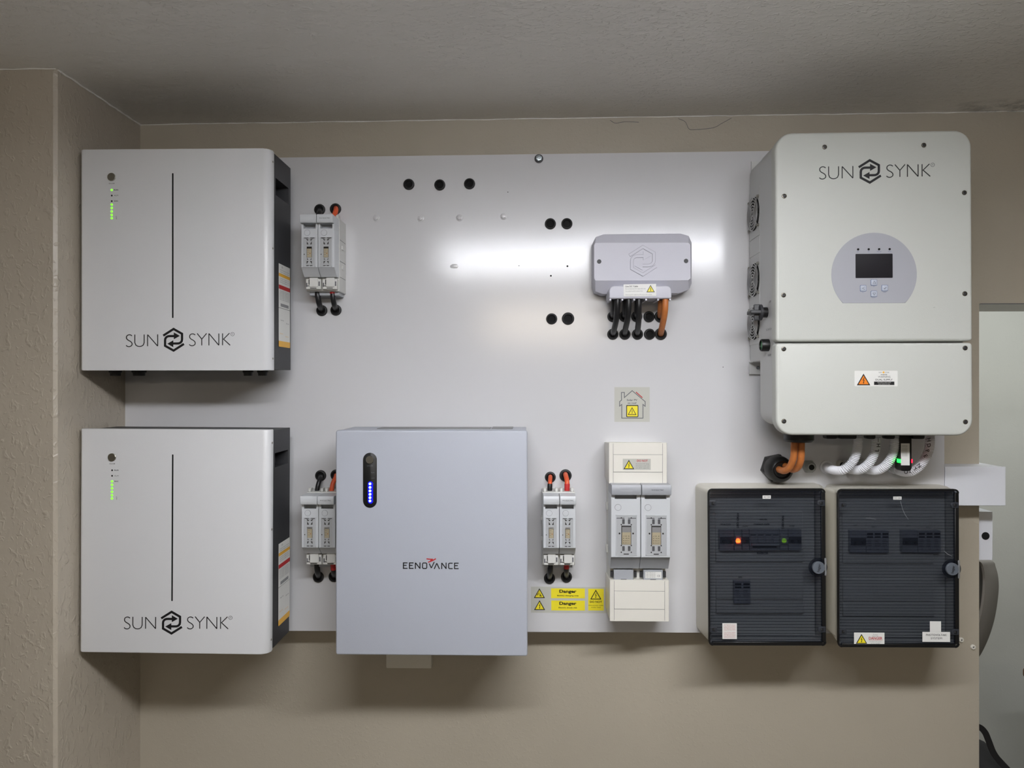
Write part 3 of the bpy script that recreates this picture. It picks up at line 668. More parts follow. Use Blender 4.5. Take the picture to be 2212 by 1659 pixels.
def fuse_pair(lefts, ytop, label, warm=False):
    D = 1.60; k = D/F
    x0 = P(lefts[0], 0, D).x; x1 = P(lefts[1], 0, D).x; x2 = P(lefts[2], 0, D).x
    zt = P((lefts[0]+lefts[2])/2, ytop, D).z
    t = thing('fuse_disconnector', label, 'fuse holder', ((x0+x2)/2, 0, zt-163*k), 'pairs of light grey fuse holders')
    b = MB(); yb = 1.64-1.7
    b.box(x0-.001, x2+.001, yb, -.0003, zt-160*k, zt+2*k, m_fbase, .0012, 1)
    for a in (x0+.002, x1-.008, x1+.003, x2-.008): b.box(a, a+.006, yb+.002, yb+.02, zt+2*k, zt+10*k, m_fbase, .0008, 1)
    b.box(x0+.004, x2-.004, yb+.012, -.001, zt-168*k, zt-160*k, m_fuse2)
    for zz in (-60, -105): b.box(x2, x2+.003, yb+.02, yb+.035, zt+(zz-4)*k, zt+(zz+4)*k, m_fbase); b.box(x0-.004, x0, yb+.02, yb+.035, zt+(zz-4)*k, zt+(zz+4)*k, m_fbase)
    # seams on the side
    for zz in (-45, -92, -128): b.box(x2+.001, x2+.0013, yb+.004, -.006, zt+(zz-.5)*k, zt+(zz+.5)*k, m_inkg)
    obj('base', b, t)
    for i, (a, c) in enumerate(((x0, x1-.0006), (x1+.0006, x2))):
        b = MB(); carrier(b, a, c, zt, k, D); y = D-1.7
        cr_ = obj('fuse_carrier', b, t)
        b = MB(); cxx = a+(c-a)*.37; ring = circ(0, 0, 6.3*k, 24); ring.append(ring[0])
        b.prism(circ(0, 0, 6.3*k, 24), .0005, m_fuse, FR((cxx, y, zt-38*k))); b.stroke(ring, .0005, m_inkg, FR((cxx, y-.0001, zt-38*k)), .0004); obj('seal_cap', b, cr_)
        window(cr_, a+(c-a)*.13, a+(c-a)*.87, zt-112.5*k, zt-47.5*k, y, False, warm)
        b = MB(); M = FR(((a+c)/2, y-.012, zt-9*k))
        if i: b.text('W-E ELECTRIC', 0, 0, .0028, m_ink, M, width=24*k, bold=.04)
        else: b.prism(rrect(-11*k, 11*k, -3*k, 3*k, .0005, 2), .0002, m_fuse, M)
        if i:
            sl = math.atan2(.016, 15*k); Ms = Matrix.Translation(((a+c)/2, y+.0142, zt-122*k)) @ Matrix.Rotation(sl, 4, 'X') @ FR((0, 0, 0))
            for j in range(4): b.text('690V 160A gG', -3*k, (4.2-2.8*j)*k, .0017, m_inkg, Ms, width=20*k)
            b.text('CE', 11*k, -3*k, .004, m_inkg, Ms)
        obj('print', b, cr_)
        # clip under the carrier
        b = MB(); yk = 1.625-1.7
        b.box(a+.002, c-.001, yk+.003, yb+.01, zt-157*k, zt-134*k, m_fbase, .0008, 1)
        b.box(a+.011, c-.007, yk, yk+.01, zt-152*k, zt-132*k, m_fbase, .0005, 1)
        b.box(a+.009, a+.0105, yk+.001, yk+.004, zt-147*k, zt-136*k, m_ink); b.box(a+.006, a+.0125, yk+.001, yk+.004, zt-150.5*k, zt-149.5*k, m_ink)
        b.box(a+.012, c-.011, yk+.002, yk+.004, zt-155.4*k, zt-154*k, m_ink); b.box(c-.006, c-.003, yk+.0026, yk+.004, zt-150*k, zt-140*k, m_inkg)
        b.box(a+.003, a+.0055, yk+.0026, yk+.004, zt-152*k, zt-143*k, m_inkg)
        obj('clip', b, t)
    return t
fuse_pair((650.5, 686.5, 722), 465, 'upper light grey fuse pair right of the upper white battery')
fuse_pair((651.5, 688, 724), 1070.5, 'light grey fuse pair half hidden behind the blue-grey battery', warm=True)
fuse_pair((1173.5, 1208.5, 1243.5), 1070.5, 'light grey fuse pair right of the blue-grey battery, orange cables above', warm=True)

# tall disconnector with two shrouds
D = 1.59; k = D/F; k_ = 1.3
t = thing('fuse_disconnector', 'tall grey double fuse disconnector with white terminal shrouds above and below', 'fuse holder', P(1380, 1342, D0))
xA, xM, xB = P(1320, 0, D).x, P(1384.2, 0, D).x, P(1448, 0, D).x; zt = P(1384, 1046, D).z
b = MB(); xs0 = P(1312, 0, 1.68).x
b.box(xs0, xB-.003, 1.63-1.7, -.0003, P(1380, 1262, 1.66).z, P(1380, 1040, 1.66).z, m_fbase, .001, 1)
for yy in (1094, 1186): b.box(xs0-.005, xs0, 1.66-1.7, 1.675-1.7, P(1380, yy+8, 1.66).z, P(1380, yy-8, 1.66).z, m_fbase, .001, 1)
obj('base', b, t)
for i, (a, c) in enumerate(((xA, xM-.0007), (xM+.0007, xB))):
    b = MB(); carrier(b, a, c, zt, k, D, True); y = D-1.7; cr_ = obj('fuse_carrier', b, t)
    b = MB(); ring = circ(0, 0, 6.7*k, 24); ring.append(ring[0]); M = FR((a+(c-a)*.235, y, zt-50*k))
    b.prism(circ(0, 0, 6.7*k, 24), .0006, m_fuse, M); b.stroke(ring, .0005, m_inkg, M, .0007); obj('seal_cap', b, cr_)
    window(cr_, a+(c-a)*.155, a+(c-a)*.88, zt-153*k, zt-66*k, y, True, False)
    b = MB(); M = FR(((a+c)/2, y-.012, zt-11*k))
    if i: b.text('W-E ELECTRIC', 2*k, 0, .0032, m_ink, M, width=26*k, bold=.04)
    else: b.prism(rrect(-13*k, 13*k, -3.4*k, 3.4*k, .0005, 2), .0002, m_fuse2, M)
    obj('print', b, cr_)
    b = MB(); yk = 1.615-1.7; za, zc = P(1380, 1253, 1.615).z, P(1380, 1231, 1.615).z
    b.box(a+(c-a)*.14, a+(c-a)*.82, yk, 1.64-1.7, za, zc, m_fuse2, .001, 1)
    for e in (.04, .86): b.box(a+(c-a)*e, a+(c-a)*(e+.09), yk+.008, 1.632-1.7, za+.004, zc-.006, m_dark)
    b.box(a+(c-a)*.38, a+(c-a)*.58, yk-.0003, yk+.001, za+.001, za+.0022, m_ink)
    if i:
        M = FR((a+(c-a)*.48, yk, (za+zc)/2)); b.prism([(-17*k, -7*k), (18*k, -7*k), (18*k, 7*k), (-17*k, 7*k)], .0002, m_paper, M); M2 = M @ Matrix.Translation((0, 0, .0002))
        for j in range(4): b.text('690V~ 250A gG NH1', -5*k, (5-3.2*j)*k, .0016, m_ink, M2, width=20*k)
        b.text('CE', 12*k, -2*k, .0042, m_ink, M2)
    obj('terminal_cover', b, t)
def shroud(px0, px1, py0, py1, g1, g2, name):
    Ds = 1.61; a = P(px0, 0, Ds).x; c = P(px1, 0, Ds).x; z0 = P(1380, py1, Ds).z; z1 = P(1380, py0, Ds).z; y = Ds-1.7
    b = MB(); b.prism([(y, z0), (y, z1), (y+.05, z1-.004), (-.0003, z1-.006), (-.0003, z0+.004), (y+.05, z0+.002)], c-a, m_creamw, frame((a, 0, 0), (0, 1, 0), (0, 0, 1), (1, 0, 0)), bev=.0022, both=True)
    e = .010
    for u in (a+e, c-e): b.box(u-.0003, u+.0003, y-.0002, y+.001, z0+.002, z1-.002, m_inkg)
    for g in (g1, g2): zg = P(1380, g, Ds).z; b.box(a+e, c-e, y-.0002, y+.001, zg-.0003, zg+.0003, m_inkg)
    b.box(a+e+.0004, c-e-.0004, y-.0010, y+.001, P(1380, g2, Ds).z+.0005, P(1380, g1, Ds).z-.0005, m_creamw, .0004, 1)
    return obj(name, b, t), y-.0010
s1, ys = shroud(1315, 1441, 956, 1045, 982, 1020, 'shroud')
s2, _ = shroud(1317, 1445.5, 1253, 1342, 1277, 1316, 'shroud')
M, s = px2(1375.5, 1003, ys+1.7); b = MB(); b.prism([(-30*s, -12*s), (30*s, -12*s), (30*s, 12*s), (-30*s, 12*s)], .0002, m_clearl, M); M2 = M @ Matrix.Translation((0, 0, .0002))
warn_tri(b, M2, -17*s, -.4*s, 23*s, m_yellow); b.text('DO NOT', 12*s, 7.5*s, .0048, m_redink, M2, width=23*s, bold=.03)
for j, tx in enumerate(('disconnect DC plugs', 'and isolators under load', 'turn off AC supply first')): b.text(tx, 12*s, (1-4.4*j)*s, .0022, m_inkg, M2, width=29*s)
obj('warning_label', b, s1)

# ------------------------------------------------------------------ cable combiner box
t = thing('combiner_box', 'lilac-grey faceted cable box with embossed arrows in a hexagon', 'cable box', P(1388, 645, D0))
D1, D2 = 1.655, 1.632
o8 = [(1304, 506), (1470, 504.5), (1488, 510), (1494, 524), (1494, 612), (1489, 625), (1467, 633), (1302, 635), (1286, 629), (1281.5, 616), (1281.5, 523), (1287, 512)]
i8 = [(1306, 524.5), (1466, 524), (1487, 524.4), (1491.5, 529), (1491.5, 601), (1487, 605), (1466, 605.5), (1304, 606), (1286, 606), (1283.5, 601), (1283.5, 530), (1286, 525)]
r0 = [Vector((P(x, y, D1).x, -.0004, P(x, y, D1).z)) for x, y in o8]; r1 = [P(x, y, D1) for x, y in o8]
for p in r1: p.y = D1-1.7
r2 = [P(x, y, D2) for x, y in i8]
b = MB(); b.loft([r0, r1, r2], m_comb); obj('housing', b, t, smooth=12)
M, s = px2(1388.5, 563.5, D2); b = MB(); arrows(b, mat('emblem_edge_shade', (150, 150, 162), .5), M, s/6.15, h=.0003, wd=46); arrows(b, m_comb, M, s/6.15, h=.0018, wd=34); obj('emblem', b, t, 'embossed arrows in a hexagon')  # darker outline paints in the shade along the raised edges
for x, y in ((1294.3, 565), (1482, 563.8)):
    b = MB(); b.lathe([(4.8*s, 0), (4.8*s, .0003)], m_dark, FP(x, y, D2), 20); obj('screw_hole', b, t)
D3 = 1.61; a = P(1316, 645, D3); c = P(1451, 617, D3)
b = MB(); b.slab(a.x, c.x, a.z, c.z, (.004, .004, .012, .012), .062, m_comb, FR((0, D3-1.7+.062, 0)), f=.003)
for i in range(5):
    xx = a.x+.014+i*(c.x-a.x-.028)/4; 
    if i != 3: b.lathe([(.010, -.0005), (.010, .0008)], m_hole, DN((xx, D3-1.7+.022, a.z)), 20)
for i in range(6): xx = a.x+.001+i*(c.x-a.x-.006)/5; b.box(xx, xx+.004, D3-1.7+.003, D3-1.7+.06, a.z-.004, a.z, m_comb)
obj('cable_hood', b, t)
M, s = px2(1382, 627, D3); M = M @ Matrix.Rotation(R(.8), 4, 'Z')
b = MB(); b.prism([(-35*s, -13*s), (35*s, -13*s), (35*s, 13*s), (-35*s, 13*s)], .0003, m_paper, M @ Matrix.Translation((0, 0, .0012))); M2 = M @ Matrix.Translation((0, 0, .0015))
b.text('Live DC Cable', -31*s, 8.3*s, .0035, m_ink, M2, width=27*s, align='LEFT', bold=.02)
for tx, y, wd in (('Do not disconnect DC plugs under load', 3, 43), ('Turn off AC and DC isolators first', -2, 37), ('Disconnect DC cable from PV array to DC isolator', -9.5, 57)): b.text(tx, -31*s, y*s, .002, m_inkg, M2, width=wd*s, align='LEFT')
warn_tri(b, M2, 23*s, 3*s, 18*s, m_yellow); obj('warning_label', b, t)

# ------------------------------------------------------------------ cables
def cable(pts, rpx, mm, label, group=None, tape=None, name='cable'):
    """pts: (px, py, D)"""
    w3 = [P(*p) for p in pts]; s = 1.66/F
    t = thing(name, label, 'cable', w3[-1], group)
    b = MB(); b.tube(w3, rpx*s, mm, 14); obj('sheath', b, t)
    if tape:
        f0, f1, tm = tape; cv = catmull(w3, 8); k = len(cv)-1; b = MB(); b.tube(cv[int(f0*k):int(f1*k)+1], rpx*s*1.14, tm, 14, smooth=False); obj('tape', b, t)
    return t
cable([(1334, 640, 1.622), (1333.5, 665, 1.624), (1331, 692, 1.64), (1326, 714, 1.67), (1323.7, 722, 1.705)], 6.1, m_cable, 'front black cable furthest left under the lilac-grey cable box')
cable([(1358, 640, 1.622), (1357.5, 668, 1.624), (1355, 692, 1.64), (1350.5, 713, 1.67), (1349.6, 722, 1.705)], 6.1, m_cable, 'front black cable second from left under the lilac-grey cable box')
cable([(1380, 640, 1.622), (1380, 668, 1.624), (1379.5, 692, 1.64), (1377.5, 713, 1.67), (1376.9, 722, 1.705)], 6.1, m_cable, 'front black cable third from left under the lilac-grey cable box')
cable([(1327, 640, 1.645), (1326, 660, 1.65), (1324, 676, 1.67), (1323.8, 684, 1.705)], 5.6, m_cable, 'short black cable behind the leftmost front cable of the cable box')
cable([(1351, 640, 1.645), (1350, 660, 1.65), (1349, 676, 1.67), (1349, 684, 1.705)], 5.6, m_cable, 'short black cable behind the second front cable of the cable box')
cable([(1376, 640, 1.645), (1376, 660, 1.65), (1375.6, 676, 1.67), (1375.4, 684, 1.705)], 5.6, m_cable, 'short black cable behind the third front cable of the cable box')
cable([(1437.5, 640, 1.622), (1436.5, 668, 1.624), (1433.5, 690, 1.64), (1429, 712, 1.67), (1427.2, 722, 1.705)], 6.6, m_tan, 'longer amber cable in front under the lilac-grey cable box')
cable([(1428, 640, 1.645), (1427, 658, 1.65), (1426, 676, 1.67), (1426.2, 684, 1.705)], 6.0, m_tan, 'shorter amber cable behind, under the lilac-grey cable box')
cable([(691, 453, 1.705), (690, 459, 1.68), (687, 470, 1.67), (686, 484, 1.66)], 5.8, m_cable, 'black cable above the upper fuse pair')
cable([(726, 449, 1.705), (725.5, 455, 1.68), (721, 470, 1.67), (718, 486, 1.66)], 5.4, m_orange, 'orange cable above the upper fuse pair')
cable([(685, 622, 1.66), (686.5, 640, 1.655), (690, 658, 1.665), (695.5, 671, 1.705)], 6.0, m_cable, 'black cable below left of the upper fuse pair')
cable([(718.5, 622, 1.66), (719, 640, 1.655), (722, 658, 1.665), (726, 670, 1.705)], 5.6, m_cable, 'black cable with red tape below the upper fuse pair', tape=(.0, .27, m_red))
cable([(693, 1027, 1.705), (692, 1033, 1.675), (687, 1048, 1.662), (683, 1072, 1.66)], 4.9, m_cable, 'black cable above the half-hidden fuse pair')
cable([(726, 1026, 1.705), (725, 1032, 1.675), (718, 1048, 1.662), (716, 1072, 1.66)], 4.9, m_orange, 'orange cable beside the top left of the blue-grey battery')
cable([(684, 1208, 1.66), (684.5, 1222, 1.655), (686, 1236, 1.665), (688, 1246, 1.705)], 6.0, m_cable, 'black cable below the half-hidden fuse pair')
cable([(719.5, 1208, 1.66), (720, 1222, 1.655), (721, 1236, 1.665), (722, 1245, 1.705)], 5.6, m_cable, 'red-taped black cable beside the lower left of the blue-grey battery', tape=(0, .5, m_red))
cable([(1188.8, 1029, 1.705), (1188.8, 1032, 1.68), (1188, 1046, 1.662), (1187, 1072, 1.66)], 4.6, m_orange, 'orange cable with black tape above the right-hand fuse pair', tape=(.68, 1, m_black))
cable([(1221, 1024, 1.705), (1222, 1027, 1.68), (1225, 1042, 1.662), (1224.5, 1072, 1.66)], 5.2, m_orange, 'orange cable with red tape above the right-hand fuse pair', tape=(.72, 1, m_red))
cable([(1189, 1210, 1.66), (1189, 1224, 1.655), (1188, 1238, 1.665), (1187, 1249, 1.705)], 5.8, m_cable, 'black cable below the right-hand fuse pair')
cable([(1223.5, 1210, 1.66), (1223.6, 1224, 1.655), (1223.6, 1236, 1.665), (1223.6, 1246, 1.705)], 5.6, m_cable, 'black cable with red tape below the right-hand fuse pair', tape=(0, .45, m_red))

# ------------------------------------------------------------------ inverter
DI = 1.49; s = sc_(DI)*1.0
cI = P(1888, 612, DI)
t = inv = thing('solar_inverter', 'large white solar inverter with round grey display panel, right end of board', 'inverter', cI)
xl, xr = P(1677.5, 0, DI).x, P(2098.5, 0, DI).x
zt, zg, zb = P(1888, 282.5, DI).z, P(1888, 739, DI).z, P(1888, 940.5, DI).z
yI = DI-1.7
def cover(name, z0, z1, rad):
    b = MB(); b.slab(xl, xr, z0, z1, rad, .026, m_inv, FR((0, yI+.026, 0)), f=.006); return obj(name, b, t, smooth=30)
cover('upper_cover', zg+.0018, zt, (.007, .007, .036, .036)); cover('lower_cover', zb, zg-.0018, (.034, .034, .007, .007))
xs = P(1672, 0, 1.516).x; y1, y2, y3 = 1.516-1.7, 1.610-1.7, -.0115
zbt = P(1655, 297, 1.516).z; zbb = P(1700, 921, 1.516).z; zrb = P(1640, 780, 1.65).z; xs2 = xr-.006
b = MB(); b.prism(rrect(xs, xs2, zbb, zbt, .03, 8), y2-y1, m_invside, BK((0, y1, 0))); obj('body', b, t)
b = MB(); b.prism(rrect(xs+.0006, xs2-.0006, zrb, zbt-.0006, (.002, .002, .03, .03), 8), y3-y2, m_invside, BK((0, y2, 0))); hs = obj('heat_sink_housing', b, t)
b = MB(); za, zc = P(1630, 347, 1.695).z, P(1630, 807, 1.695).z
b.box(P(1619, 0, 1.695).x, xs2, y3, y3+.003, zbt-.06, za, m_invside); b.box(P(1614, 0, 1.695).x, xs2, y3, y3+.003, zc, zrb+.002, m_invside)
b.box(P(1614, 0, 1.695).x, P(1614, 0, 1.695).x+.0015, y3-.03, y3, zrb-.001, zrb+.001, m_invside)
obj('mounting_bracket', b, t)
for x, y in ((1634, 357), (1632.5, 793)):
    b = MB(); hexhead(b, x, y, 1.6945, 5, .006, m_zinc, m_dark); obj('bolt', b, t)
# panels and fans on the left side
for ya_, yb_ in ((397, 505), (506, 543), (545, 741)):
    b = MB(); z1_, z0_ = P(1640, ya_, 1.612).z, P(1640, yb_, 1.612).z
    b.prism([(-y3+.002-.004, z0_+.0005), (-y2-.001, z0_+.0005), (-y2-.001, z1_-.0005), (-y3+.002-.004, z1_-.0005)], .0012, m_invside, LF((xs+.0006, 0, 0)), bev=.0004, seg=1); obj('side_panel', b, t)
for fy in (461, 603.5, 697):
    c = Vector((xs-.0006, (y2+y3)/2+.001, P(1626, fy, 1.655).z)); M = LF(c); rf = .0385
    b = MB(); b.lathe([(rf, 0), (rf, .0006)], m_hole, M, 32); b.lathe([(.012, .0006), (.012, .0012)], m_black, M, 20)
    for i in range(7):
        a = 2*math.pi*i/7; b.prism([(.012*math.cos(a), .012*math.sin(a)), (.036*math.cos(a+.2), .036*math.sin(a+.2)), (.036*math.cos(a+.7), .036*math.sin(a+.7)), (.012*math.cos(a+.7), .012*math.sin(a+.7))], .0009, m_black, M)
    fan = obj('fan', b, t)
    b = MB()
    for rr in (.006, .0125, .019, .0255, .032, .038):
        b.tube([M @ Vector((rr*math.cos(2*math.pi*i/28), rr*math.sin(2*math.pi*i/28), .005)) for i in range(28)], .0009, m_wire, seg=5, smooth=False, closed=True)
    for a in (45, 135, 225, 315):
        b.tube([M @ Vector((.004*math.cos(R(a)), .004*math.sin(R(a)), .0042)), M @ Vector((.047*math.cos(R(a)), .047*math.sin(R(a)), .0035))], .0011, m_wire, seg=6, smooth=False)
        b.lathe([(.0032, 0), (.0032, .0045), (.0022, .0055)], m_steel, M @ Matrix.Translation((.0465*math.cos(R(a)), .0465*math.sin(R(a)), 0)), 10)
    obj('fan_guard', b, fan)
# rotary switch and push button
ck = P(1657, 674, 1.562); ck.x = xs; M = LF(ck)
b = MB(); b.lathe([(.0115, 0), (.0115, .011), (.0095, .013), (.0003, .013)], m_black, M, 24)
b.lathe([(.0175, .012), (.0175, .017), (.013, .019), (.0003, .019)], m_dark, M, 24)
b.prism(rrect(-.0045, .0045, -.0175, .0175, .002, 3), .016, m_dark, M @ Matrix.Translation((0, 0, .012)), bev=.001)
b.prism(rrect(-.016, .016, -.0042, .0042, .002, 3), .022, m_dark, M @ Matrix.Translation((0, 0, .017)), bev=.0015)
obj('rotary_switch', b, t, 'black rotary isolator handle')
ck = P(1661, 745, 1.552); ck.x = xs; M = LF(ck)
b = MB(); b.lathe([(.0135, 0), (.0135, .014), (.0125, .0165), (.0108, .0165), (.0105, .012)], m_black, M, 24); pb_ = obj('push_button', b, t)
b = MB(); b.lathe([(.0104, .0121), (.009, .014), (.0003, .0145)], m_greenlens, M, 20); obj('lens', b, pb_, 'green lens')
b = MB()
for tx, x, y, wd in (('OFF', 1664, 651, .012), ('DC SWITCH', 1661, 711, .035), ('ON OFF', 1662, 767, .022)):
    D_ = 1.516*(P(1672, 0, 1.516).x/P(x, 0, 1.516).x); p = P(x, y, D_); p.x = xs; b.text(tx, 0, 0, .0048, m_inkg, LF(p), width=wd, bold=.02)
obj('side_print', b, t)
for x, y in ((1783, 316), (1995.5, 313.5), (1696, 422), (2081.5, 417), (1694, 637), (2081.5, 635), (1694, 753.5), (2081.5, 752), (1694, 910), (2081.5, 911)):
    b = MB(); M = FP(x, y, DI); b.lathe([(5.2*s, 0), (5.2*s, .0004), (4.6*s, .0012), (3.6*s, .0014), (2.8*s, .0004)], m_screw, M, 20); b.prism(circ(0, 0, 2.8*s, 6), .0007, m_dark, M); obj('screw', b, t)
M, s = px2(1887.7, 593, DI)
b = MB(); r_ = 90.3*s; a0 = math.asin(-61.7/90.3); pts = [(r_*math.cos(a0+(math.pi-2*a0)*i/48), r_*math.sin(a0+(math.pi-2*a0)*i/48)) for i in range(49)]
b.prism(pts, .0008, m_disp, M, bev=.0003, seg=1); dp = obj('display_panel', b, t, 'round grey control panel with flat bottom')
M2 = M @ Matrix.Translation((0, 0, .0008))
b = MB(); b.prism(rrect((1848.6-1887.7)*s, (1927-1887.7)*s, (593-600.6)*s, (593-548.3)*s, 1.5*s, 3), .0005, m_screen, M2, bev=.0002); obj('screen', b, dp)
b = MB(); u = lambda x: (x-1887.7)*s; v = lambda y: (593-y)*s; m_blueink = mat('blue_ink', (88, 104, 140), .5)
for x, tx in ((1854, 'DC'), (1876.5, 'AC'), (1898.5, 'Normal'), (1920.8, 'Alarm')): b.text(tx, u(x), v(543.6), .0021, m_blueink, M2)
for x, y, tx in ((1887.3, 619, 'Up'), (1864.3, 631.5, 'Esc'), (1910.3, 631, 'Enter'), (1887, 643, 'Down')): b.text(tx, u(x), v(y), .002, m_blueink, M2)
obj('print', b, dp)
for x in (1854.2, 1876.5, 1898.6, 1920.8):
    b = MB(); b.lathe([(2.4*s, 0), (2.4*s, .0006), (1.6*s, .0009), (.0002, .001)], m_hole, M2 @ Matrix.Translation((u(x), v(538.5), 0)), 14); obj('indicator', b, dp)
m_btn = mat('silver_button', (172, 178, 190), .35)
for x, y, kind_ in ((1887.4, 610.6, 'u'), (1864.6, 622.9, 'e'), (1910, 622.6, 't'), (1887.2, 635, 'd')):
    b = MB(); Mb = M2 @ Matrix.Translation((u(x), v(y), 0)); b.prism(rrect(-6.8*s, 6.8*s, -6.8*s, 6.8*s, 2*s, 3), .0003, m_blueink, Mb)
    b.prism(rrect(-6*s, 6*s, -6*s, 6*s, 1.8*s, 3), .0014, m_btn, Mb, bev=.0004); Mb = Mb @ Matrix.Translation((0, 0, .0014))
    if kind_ == 'u': b.stroke([(-3*s, -2*s), (0, 3*s), (3*s, -2*s), (-3*s, -2*s)], .6*s, m_inkg, Mb)
    if kind_ == 'd': b.stroke([(-3*s, 2*s), (0, -3*s), (3*s, 2*s), (-3*s, 2*s)], .6*s, m_inkg, Mb)
    if kind_ == 't': b.stroke([(-2.5*s, -.5*s), (-.8*s, -2*s), (3*s, 2*s)], .9*s, m_inkg, Mb)
    if kind_ == 'e': b.stroke([(3*s, 3*s), (-2.5*s, 0), (3*s, -3*s)], .6*s, m_inkg, Mb)
    obj('button', b, dp)
M, s = px2(1879.8, 369.7, DI); b = MB(); wordmark(b, m_ink, M, s/7.628); wm = obj('wordmark', b, t)
M, s = px2(1891.5, 817.7, DI); b = MB(); b.prism(rrect(-45.5*s, 45.5*s, -16.8*s, 16.8*s, 1.5*s, 2), .0003, m_paper, M); M2 = M @ Matrix.Translation((0, 0, .0003))
u = lambda x: (x/15.8+1820-1891.5)*s; v = lambda y: -(y/15.8+780-817.7)*s
warn_tri(b, M2, u(710), v(628), 28.5*s, m_orsign)
b.text('SUN', u(1270), v(390), .0026, m_inkg, M2, width=6.5*s); b.text('SYNK', u(1500), v(390), .0026, m_inkg, M2, width=9*s); b.prism(circ(u(1380), v(385), 2.4*s, 6), .0002, m_amber, M2)
b.text('INVERTER', u(1393), v(468), .0021, m_ink, M2, width=13.5*s, bold=.03); b.text('WARNING', u(1400), v(540), .0036, m_ink, M2, width=26*s, bold=.02); b.text('DUAL SUPPLY', u(1395), v(640), .0036, m_ink, M2, width=36*s, bold=.02)
b.prism([(u(1062), v(815)), (u(1735), v(815)), (u(1735), v(700)), (u(1062), v(700))], .0002, m_ink, M2); M3 = M2 @ Matrix.Translation((0, 0, .0002))
b.text('ISOLATE BOTH AC AND DC SUPPLIES', u(1398), v(735), .0016, m_paper, M3, width=28*s); b.text('BEFORE CARRYING OUT WORK', u(1398), v(787), .0016, m_paper, M3, width=24*s)
obj('warning_label', b, t)
b = MB(); b.text('-', 0, 0, .003, m_inkg, FP(2016, 664, DI), width=4*sc_(DI)); obj('scuff', b, t)
# entries under the inverter
b = MB(); c = P(1723.5, 940, 1.575); c.z = zbb+.004; rr = 33*sc_(1.575)
b.lathe([(rr, -.004), (rr, .022), (rr*.93, .026), (rr*.93, .036), (rr*.8, .041), (rr*.6, .041)], m_black, DN(c), 28); obj('cable_gland', b, t, 'large black gland under the inverter')
for x0, x1 in ((1778, 1803), (1806, 1844), (1866, 1884), (1905, 1925), (1962, 1988)):
    a = P(x0, 947, 1.575); c = P(x1, 947, 1.575); b = MB(); b.box(a.x, c.x, a.y-.012, a.y+.012, a.z, zbb+.003, m_black, .004); obj('connector', b, t)
t.rotation_euler = (-.008, 0, -.022)

# amber cables from the inverter to the board gland
g3 = thing('board_gland', 'big black cable gland on the board below the inverter', 'cable gland', P(1672, 1038, D0))
M = FP(1672, 1009.5, D0); r_ = 28*sc_(D0)
b = MB(); b.prism([(r_*1.08*math.cos(R(60*i+12)), r_*1.08*math.sin(R(60*i+12))) for i in range(6)], .018, m_black, M, bev=.002); b.lathe([(r_*.98, .018), (r_, .03), (r_*.95, .044), (r_*.82, .052), (r_*.66, .055), (r_*.55, .05)], m_black, M, 32)
obj('nut', b, g3)
b = MB(); b.lathe([(r_*.54, .048), (r_*.5, .049), (.0003, .047)], m_rubber, M, 24); obj('seal', b, g3)
cable([(1715.5, 940, 1.575), (1715.5, 965, 1.575), (1714, 988, 1.58), (1706, 1009, 1.592), (1695, 1017, 1.61), (1685, 1015, 1.64), (1679, 1011, 1.67)], 6.9, m_tan, 'left one of two amber cables bending from inverter into the black gland')
cable([(1731, 940, 1.575), (1731, 965, 1.575), (1730, 992, 1.58), (1723, 1010, 1.597), (1710, 1014, 1.622), (1697, 1007, 1.65), (1686, 1001, 1.67)], 6.9, m_tan, 'right one of two amber cables bending from inverter into the black gland')
b = MB(); M = FP(1746, 1007.5, D0); r_ = 13.5*sc_(D0)
b.prism([(r_*1.08*math.cos(R(60*i)), r_*1.08*math.sin(R(60*i))) for i in range(6)], .008, m_gland, M, bev=.001); b.lathe([(r_*.9, .008), (r_*.85, .015), (r_*.62, .02), (r_*.45, .02)], m_gland, M, 24); b.lathe([(r_*.44, .0195), (r_*.44, .0202)], m_hole, M, 18)
solo('grey_gland', 'small empty grey cable gland right of the big black gland', 'cable gland', b)
b = MB(); M = FP(1814, 1002.5, D0); b.lathe([(8.5*sc_(D0), 0), (8.5*sc_(D0), .012), (7*sc_(D0), .014)], m_cream, M, 20); b.lathe([(5*sc_(D0), .014), (5*sc_(D0), .0145)], m_hole, M, 16)
solo('blanking_gland', 'small cream gland behind the left white conduit', 'cable gland', b)

def conduit(pts, label, end=None, txt=None):
    w3 = [P(*p) for p in pts]
    t = thing('conduit', label, 'conduit', w3[-1], 'white corrugated conduits under the inverter')
    b = MB(); b.tube(w3, .0102, m_conduit, seg=20, n=12, rib=.0026, pitch=.0036); obj('hose', b, t, smooth=60)
    if end:
        b = MB(); b.tube([P(*p) for p in end], .0112, m_trunk, seg=20); b.lathe([(.016, 0), (.016, .004), (.013, .006)], m_trunk, FP(end[-1][0], end[-1][1], D0), 24); obj('collar', b, t)
    if txt:
        b = MB()
        for ch, x, y, D_, rot in txt: b.text(ch, 0, 0, .0085, m_ink, FP(x, y, D_), rot=rot, bold=.02)
        obj('print', b, t)
conduit([(1853.6, 919, 1.58), (1853.5, 955, 1.58), (1851.5, 973, 1.583), (1842.5, 996, 1.59), (1823, 1014.5, 1.60), (1804, 1016.5, 1.625), (1791, 1012, 1.66), (1785, 1009, 1.70)], 'leftmost white corrugated conduit below the inverter', [(1799, 1015, 1.64), (1791, 1012, 1.665), (1785, 1009, 1.70)])
